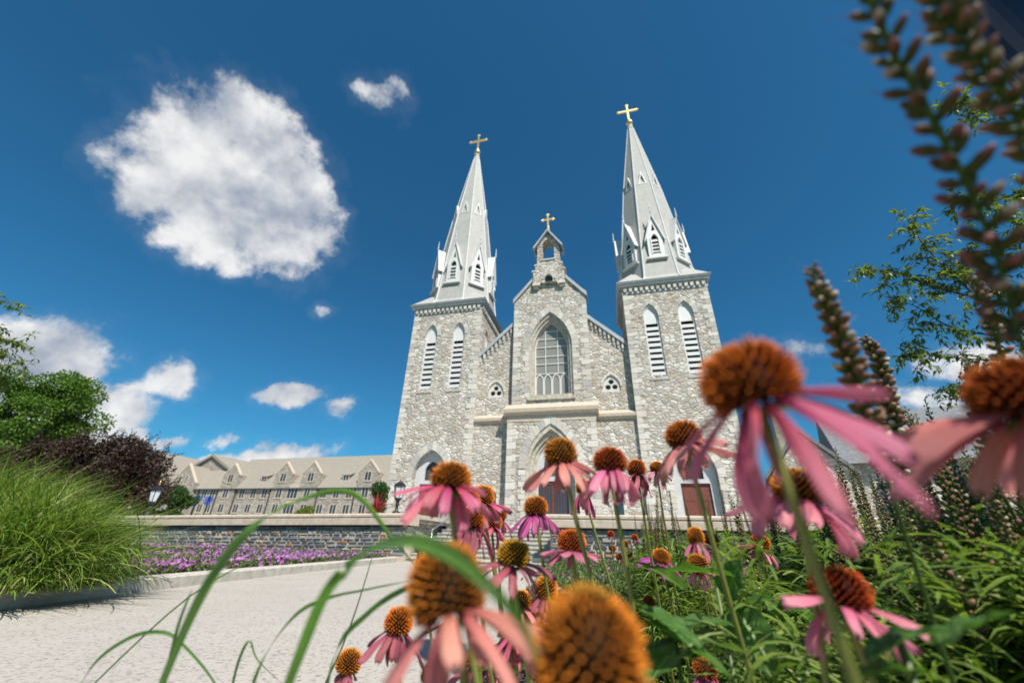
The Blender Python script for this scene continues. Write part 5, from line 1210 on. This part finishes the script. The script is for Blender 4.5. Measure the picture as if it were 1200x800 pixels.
# ------------------------------------------------------------ liatris spikes
BUDS = {}
def bud_unit(mb, P, D, L, w, cols, n=6):
    D = D.normalized(); mb.tube([P, P + D * L * .25, P + D * L * .6, P + D * L * .88, P + D * L], [w * .35, w * .9, w, w * .62, w * .12], n, True, cols=cols)
def spike(mb, pts, r, nb, L, w, seed, fade=.3, n=6, openf=0.):
    """buds in a spiral round the axis pts"""
    g = random.Random(seed); pts = [Vector(p) for p in pts]
    def pt(t):
        f = t * (len(pts) - 1); i = min(int(f), len(pts) - 2); return pts[i].lerp(pts[i + 1], f - i), (pts[i + 1] - pts[i]).normalized()
    for i in range(nb):
        t = i / nb; P, T_ = pt(t); ph = i * 2.399963; u = T_.orthogonal().normalized(); v = T_.cross(u); rad = u * math.cos(ph) + v * math.sin(ph)
        k = (1 - t) ** fade * g.uniform(.8, 1.15) if fade else g.uniform(.8, 1.15)
        D = rad * 1.0 + T_ * (.55 + .6 * t) + Vector((g.gauss(0, .12),) * 3)
        q = g.random()
        green = (.08, .13, .03); brown = (.17, .085, .045); tip = (.34, .15, .12) if q < .4 else (.24, .13, .07) if q < .82 else (.62, .52, .36)
        bud_unit(mb, P + rad * r, D, L * k, w * k, [green, green, lerp(green, brown, .55), tip, lerp(tip, (.5, .35, .28), .5)], n)
        if openf and g.random() < openf:
            e = P + rad * r + D.normalized() * L * k
            for _ in range(2):
                dd = (D.normalized() + Vector((g.gauss(0, .4), g.gauss(0, .4), g.gauss(0, .4)))).normalized() * L * g.uniform(.6, 1.3); s = dd.orthogonal().normalized() * w * .07
                mb.add([e - s, e + s, e + dd], [(0, 1, 2)], cols=[(.20, .16, .20)] * 3)
def near_liatris(base, poly, label, r, nb, L, w, seed, stem_r, openf=.3):
    """poly: [(px,py,depth)] from the foot of the spike to its tip"""
    pts = [dp(*q) for q in poly]; rt = empty('blazing_star', base, label, 'blazing star', 'blazing star spikes'); b = Vector(base)
    rel = [p - b for p in pts]; up = [Vector((0, 0, 0)), rel[0] * .55 + Vector((0, 0, 0))] + rel
    MB().tube(up, [stem_r * 1.3] + [stem_r] * (len(up) - 2) + [stem_r * .4], 8, cols=[(.07, .12, .025)] * len(up)).build('stem', 'liatris_bud', rt, True)
    mb = MB(); spike(mb, rel, stem_r * .8, nb, L, w, seed, .25, 8, openf); mb.build('flower_spike', 'liatris_bud', rt, True)
    return rt, rel, up
def linear_leaves(mb, p0, p1, n, L, w, seed, tz=(.0, .9)):
    g = random.Random(seed)
    for i in range(n):
        t = g.uniform(*tz); P = p0.lerp(p1, t); a = g.uniform(0, 2 * PI); e = g.uniform(.15, 1.0); l = L * (1.15 - t * .75) * g.uniform(.7, 1.2)
        pts = []; q = P.copy(); an = e
        for k in range(6):
            pts.append(q.copy()); q = q + Vector((math.cos(a) * math.cos(an), math.sin(a) * math.cos(an), math.sin(an))) * l / 5; an -= g.uniform(.12, .38)
        s = Vector((-math.sin(a), math.cos(a), g.uniform(-.5, .5))).normalized(); ribbon(mb, pts, [w * .7, w, w, w * .85, w * .5, w * .02], s, .2)
bA = dp(1215, 620, .30); bA.z = .1
rt, rel, up = near_liatris(bA, [(1196, 400, .185), (1178, 330, .178), (1160, 275, .172), (1128, 205, .167), (1088, 130, .163), (1048, 65, .160), (1015, -10, .158), (1000, -60, .156)], 'nearest blazing star, large curved spike of brown-pink buds reaching the top edge', .0008, 66, .0135, .0028, 1, .0012, .7)
near_liatris(dp(1340, 560, .3).to_2d().to_3d() + Vector((0, 0, .1)), [(1260, 260, .185), (1215, 175, .175), (1160, 90, .168), (1110, 20, .165), (1070, -50, .162)], 'second near blazing star spike leaning across the top right corner', .0008, 80, .0125, .0027, 2, .0012, .5)
bC = dp(1075, 760, .34); bC.z = .1
near_liatris(bC, [(1034, 545, .275), (1014, 480, .27), (995, 420, .262), (972, 365, .258), (950, 312, .256)], 'tall rosy-tipped blazing star standing right of the largest upright coneflower', .001, 105, .0125, .0030, 3, .0014, .2)
bD = dp(1110, 700, .6); bD.z = .1
near_liatris(bD, [(1062, 560, .46), (1050, 500, .45), (1038, 465, .45), (1030, 420, .45), (1012, 395, .45)], 'blazing star just behind the rosy-tipped one, buds touched with cream', .001, 110, .015, .0038, 4, .0016, .0)
near_liatris(Vector((dp(1200, 600, .5).x, dp(1200, 600, .5).y, .1)), [(1165, 560, .42), (1150, 500, .41), (1140, 455, .41), (1135, 420, .41)], 'blazing star under the drooping willow-like twigs, left of the cut-off coneflower', .001, 60, .010, .0028, 5, .0015, .0)
near_liatris(Vector((dp(1230, 500, .45).x, dp(1230, 500, .45).y, .1)), [(1190, 470, .36), (1168, 400, .35), (1150, 350, .35), (1140, 320, .35)], 'short dark blazing star behind the nearest curved spike', .001, 56, .010, .003, 6, .0015, .0)

# mid and far blazing stars: five kinds copied about the bed
def liatris_proto(k):
    g = random.Random(50 + k); H = g.uniform(.50, .62); sl = H * g.uniform(.34, .44)
    lean = (g.uniform(-.05, .08), g.uniform(-.04, .04))
    pts = [Vector((lean[0] * t * t, lean[1] * t * t, H * t)) for t in [i / 10 for i in range(11)]]
    m1 = MB(); m1.tube(pts, [.0024 - .0018 * i / 10 for i in range(11)], 6, cols=[(.07, .11, .03)] * 11)
    m2 = MB(); t0 = 1 - sl / H; spike(m2, [pts[0].lerp(pts[-1], 0) * 0 + Vector((lean[0] * t * t, lean[1] * t * t, H * t)) for t in [t0 + (1 - t0) * i / 6 for i in range(7)]], .0015, 90, .0105, .0032, 60 + k, .35, 5)
    m3 = MB(); linear_leaves(m3, Vector((0, 0, .0)), Vector((lean[0] * .6, lean[1] * .6, H * .8)), 150, .18, .0040, 70 + k)
    return m1.mesh('stem', 'liatris_bud', True), m2.mesh('flower_spike', 'liatris_bud', True), m3.mesh('leaves', 'liatris_leaf', True), H
LP = [liatris_proto(k) for k in range(6)]
def put_liatris(x, y, H, label, group='blazing star spikes', k=None):
    a, b, c, h = LP[k if k is not None else random.randrange(6)]; rt = empty('blazing_star', (x, y, .1), label, 'blazing star', group, random.uniform(0, 6.28)); s = H / h; rt.scale = (s ** .5, s ** .5, s)
    link('stem', a, rt); link('flower_spike', b, rt); link('leaves', c, rt); return rt
LBL = 'blazing star with brown seed spike massed in the bed below the right tower'
g = random.Random(5); cnt = 0
tops = []
# thin distant row in front of the right wall: px 750-880, tops 575-600
for i in range(34): tops.append((g.uniform(752, 905), g.uniform(572, 606), g.uniform(1.5, 3.2)))
for i in range(34): tops.append((g.uniform(872, 1010), g.uniform(520, 580) , g.uniform(.75, 1.5)))
for i in range(50): tops.append((g.uniform(1000, 1240), g.uniform(505, 590), g.uniform(.6, 1.5)))
for i in range(34): tops.append((g.uniform(930, 1240), g.uniform(590, 660), g.uniform(.5, 1.1)))
for i in range(26): tops.append((g.uniform(1040, 1240), g.uniform(470, 540), g.uniform(.45, .8)))
for i in range(10): tops.append((g.uniform(730, 800), g.uniform(600, 630), g.uniform(1.8, 3.)))
for px, py, d_ in tops:
    P = dp(px, py, d_); H = P.z - .1
    if H < .2: continue
    if H > .78: f = .7 / H; P = dp(px, py, d_); H = .78
    put_liatris(P.x + random.uniform(-.02, .02), P.y, H, LBL, 'blazing stars massed in the bed'); cnt += 1
# leafy undergrowth of the same bed: uncountable
mb = MB(); g = random.Random(9)
for i in range(900):
    px, py, d_ = g.uniform(860, 1260), g.uniform(585 if i % 3 == 0 else 625, 860), g.uniform(.36, 2.6)
    if py < 640: px = g.uniform(930, 1260)
    P = dp(px, py, d_); 
    if P.z < .12: P = dp(px, py, d_); 
    x, y = P.x, P.y; h = max(.12, min(.48, P.z - .02)); b = Vector((x, y, .08)); linear_leaves(mb, b, b + Vector((g.uniform(-.03, .03), g.uniform(-.03, .03), h)), 34, .14, .0023, i + 1000, (0, 1))
tag(mb.build('foliage', 'liatris_leaf'), 'mass of narrow green leaves filling the right side of the bed', 'foliage', kind='stuff')
# low bedding plants further off between the steps and the blazing stars
mb = MB(); g = np.random.default_rng(4); n = 5200
px_ = g.uniform(0, 1, n); Y = 2.6 + 8.8 * g.random(n) ** 1.1; xl = np.interp(Y, [2.2, 4.2, 7.5, 10.9, 12.5], [.0, .2, .6, 1.1, 1.3]); X = xl + .12 + px_ * 6.0
ok = ((X - RE.x) * .39 + (Y - RE.y) * .92 < -.15) & ~((Y < 4.6) & (X > 1.0) & (X < 1.9)) ; X, Y = X[ok], Y[ok]
P = np.stack([X, Y, .12 + g.uniform(0, .2, len(X)) * (.7 + .6 * np.sin(X * 3) * np.cos(Y * 2))], 1); P = np.vstack([P + g.normal(size=P.shape) * [.07, .07, .04] for _ in range(9)]); P[:, 2] = np.maximum(P[:, 2], .11)
leaf_mesh(mb, P, g.normal(size=P.shape) + [0, 0, .7], g.uniform(.03, .07, len(P)), .010)
mb.cur = 1; rr = random.Random(8)
for i in rr.sample(range(len(X)), 1500):
    c = Vector((X[i], Y[i], .30 + rr.uniform(-.1, .08))); r = rr.uniform(.008, .016); u = Vector((rr.gauss(0, 1), rr.gauss(0, 1), rr.gauss(0, 1))).normalized(); w = u.orthogonal().normalized(); v = u.cross(w)
    mb.add([c + (w * math.cos(k * 1.2566) + v * math.sin(k * 1.2566)) * r for k in range(5)], [(0, 1, 2, 3, 4)])
tag(mb.build('bedding_plants', ['bedding_leaf', 'tiny_flower']), 'low bedding plants with tiny lilac and pink flowers between the steps and the blazing stars', 'bedding plants', kind='stuff')
# mulch chips
mb = MB(); rr = random.Random(11)
for i in range(5200):
    y = .4 + 6.5 * rr.random() ** 1.5; x = np.interp(y, [0, 2.2, 4.2, 7.5], [-.1, -.05, .15, .55]) + rr.uniform(0, 3.2); s = rr.uniform(.004, .012) ; l = s * rr.uniform(1.5, 4); a = rr.uniform(0, PI)
    mt_ = Matrix.Translation((x, y, .13 + rr.uniform(-.02, .01))) @ Matrix.Rotation(a, 4, 'Z') @ Matrix.Rotation(rr.gauss(0, .4), 4, 'X') @ Matrix.Rotation(rr.gauss(0, .3), 4, 'Y'); mb.box(-l, l, -s, s, -s * .3, s * .3, mt_)
tag(mb.build('mulch_chips', 'mulch'), 'brown bark mulch scattered between the plants', 'mulch', kind='stuff')
# sneezeweed: small rusty daisies in front of the right wall
for i, (px, py) in enumerate([(716, 628), (733, 640), (726, 655), (744, 632), (718, 645), (738, 652)]):
    P = dp(px, py, 2.2); rt = empty('rusty_daisy', (P.x, P.y, .1), 'one of the tiny rusty orange daisies in front of the right wall', 'daisy', 'tiny rusty daisies'); h = P.z - .1
    MB().tube([(0, 0, 0), (.01, 0, h * .5), (0, 0, h)], .003, 5).build('stem', 'stem_dark', rt)
    c = link('cone', CML['red'], rt, (0, 0, h), None, .02)
    for k in range(7): o = link('petal', petals_for('dusky', 'short')[k % 5], rt, (0, 0, h), (0, 0, k * .9), .018)
    mb = MB(); linear_leaves(mb, Vector((0, 0, 0)), Vector((0, 0, h * .9)), 16, .07, .005, i); mb.build('leaves', 'bedding_leaf', rt)

# ------------------------------------------------------------ overhanging trees: twigs with separate leaves
def twig_tree(base, label, polys, d_, leafL, mat, seed, trunk, per=1.0):
    g = random.Random(seed); rt = empty('overhanging_tree', base, label, 'tree'); b = Vector(base); wood = MB(); P = []; D = []
    for poly in polys:
        pts = [dp(x, y, d_ * (q[0] if q else 1)) - b for x, y, *q in poly]
        Q = []
        for i in range(len(pts) - 1):
            a, p, c, e = pts[max(i - 1, 0)], pts[i], pts[i + 1], pts[min(i + 2, len(pts) - 1)]
            for k in range(6): t = k / 6; Q.append(.5 * ((2 * p) + (c - a) * t + (2 * a - 5 * p + 4 * c - e) * t * t + (3 * p - a - 3 * c + e) * t ** 3))
        Q.append(pts[-1]); n = len(Q); wood.tube(Q, [.009 * (1 - i / n) + .0015 for i in range(n)], 6)
        for i in range(n):
            f = i / n
            for _ in range(g.choice([1, 2, 2])):
                if g.random() > per: continue
                q = Q[i]; dr = Vector((g.gauss(0, .7) - .3, g.gauss(0, .6), g.gauss(-.15, .5))).normalized(); L = g.uniform(.12, .42) * (1.1 - f * .6) * d_ / 3.5; tw = [q]
                m_ = 5
                for k in range(m_): q = q + (dr + Vector((0, 0, -.12 * k))).normalized() * L / m_; tw.append(q)
                wood.tube(tw, [.003, .0025, .002, .0018, .0015, .001], 4)
                for k in range(1, m_ + 1):
                    for s in range(g.choice([2, 3, 3])):
                        P.append(tuple(tw[k] + Vector((g.gauss(0, .006), g.gauss(0, .006), g.gauss(0, .006))))); D.append((dr.x * .5 + g.gauss(0, .7), dr.y * .5 + g.gauss(0, .7), dr.z * .4 + g.gauss(-.25, .5)))
    if trunk: wood.tube([tuple(v) for v in trunk], [.12, .09, .07, .05, .03][:len(trunk)], 10)
    wood.build('trunk', 'bark', rt, True)
    mb = MB(); n = len(P); leaf_mesh(mb, P, D, rng.uniform(.75, 1.2, n) * leafL, leafL * .17, .22, up=(0, 0, 1)); mb.build('crown', mat, rt)
    return rt
twig_tree((5.2, 2.2, .1), 'small tree reaching in from the right edge with drooping narrow leaves', [
    [(1280, 440), (1190, 385), (1125, 330), (1085, 290), (1062, 255)], [(1150, 350), (1090, 335), (1050, 318), (1010, 318)],
    [(1280, 430), (1200, 400), (1120, 385), (1075, 360), (1048, 350)], [(1280, 450), (1190, 425), (1130, 420), (1085, 415), (1060, 418)],
    [(1280, 330), (1220, 280), (1180, 255), (1150, 240), (1120, 232)], [(1290, 360), (1220, 320), (1165, 295), (1120, 300)],
    [(1290, 140), (1230, 128), (1180, 122), (1140, 118), (1118, 130)], [(1280, 460), (1200, 445), (1150, 455), (1105, 455)],
    [(1280, 400), (1210, 350), (1160, 330), (1110, 322)], [(1280, 260), (1220, 235), (1195, 228)]], 3.6, .072, 'willow_leaf', 5,
    [(0, 0, -.1), (.05, 0, 1.0), (.0, .1, 2.0), (-.05, .3, 3.2)])
twig_tree((-9.5, 3.6, .1), 'tree reaching in at the upper left edge with a few drooping leaf sprays', [
    [(-60, 340), (-25, 348), (0, 352), (18, 356)], [(-60, 390), (-20, 395), (10, 398), (26, 402)], [(-60, 400), (-20, 408), (8, 418), (24, 425)], [(-60, 420), (-20, 430), (0, 436), (10, 442)], [(-70, 370), (-30, 375), (-5, 380)]],
    5.2, .085, 'willow_leaf', 6, [(0, 0, -.1), (.1, 0, 1.2), (0, .1, 2.4), (.1, .3, 3.6)], .6)

# ------------------------------------------------------------ tall fluted lamp post, top right
lp = dp(1265, 30, .62)
rt = empty('lamp_post', (lp.x, lp.y, .1), 'dark blue-black fluted post crossing the top right corner', 'lamp post')
ph = MB(); n = 48; r = .085
ph.add([((r - (.006 if k % 4 in (1, 2) else .0)) * math.cos(2 * PI * k / n), (r - (.006 if k % 4 in (1, 2) else 0)) * math.sin(2 * PI * k / n), z) for z in (.3, 3.2) for k in range(n)], [(k, (k + 1) % n, (k + 1) % n + n, k + n) for k in range(n)])
ph.build('pole', 'blue_iron', rt)
MB().lathe([(.16, -.05), (.16, .05), (.12, .09), (.13, .2), (.10, .26), (.10, .32)], n=24).build('base', 'blue_iron', rt, True)
MB().lathe([(.09, 3.19), (.11, 3.24), (.07, 3.3), (.14, 3.4), (.19, 3.75), (.2, 3.78), (.1, 3.92), (.02, 4.0)], n=12).build('lantern_head', 'blue_iron', rt)
SC.cycles.max_bounces = 5; SC.cycles.diffuse_bounces = 2; SC.cycles.glossy_bounces = 2; SC.cycles.transmission_bounces = 3; SC.cycles.transparent_max_bounces = 4
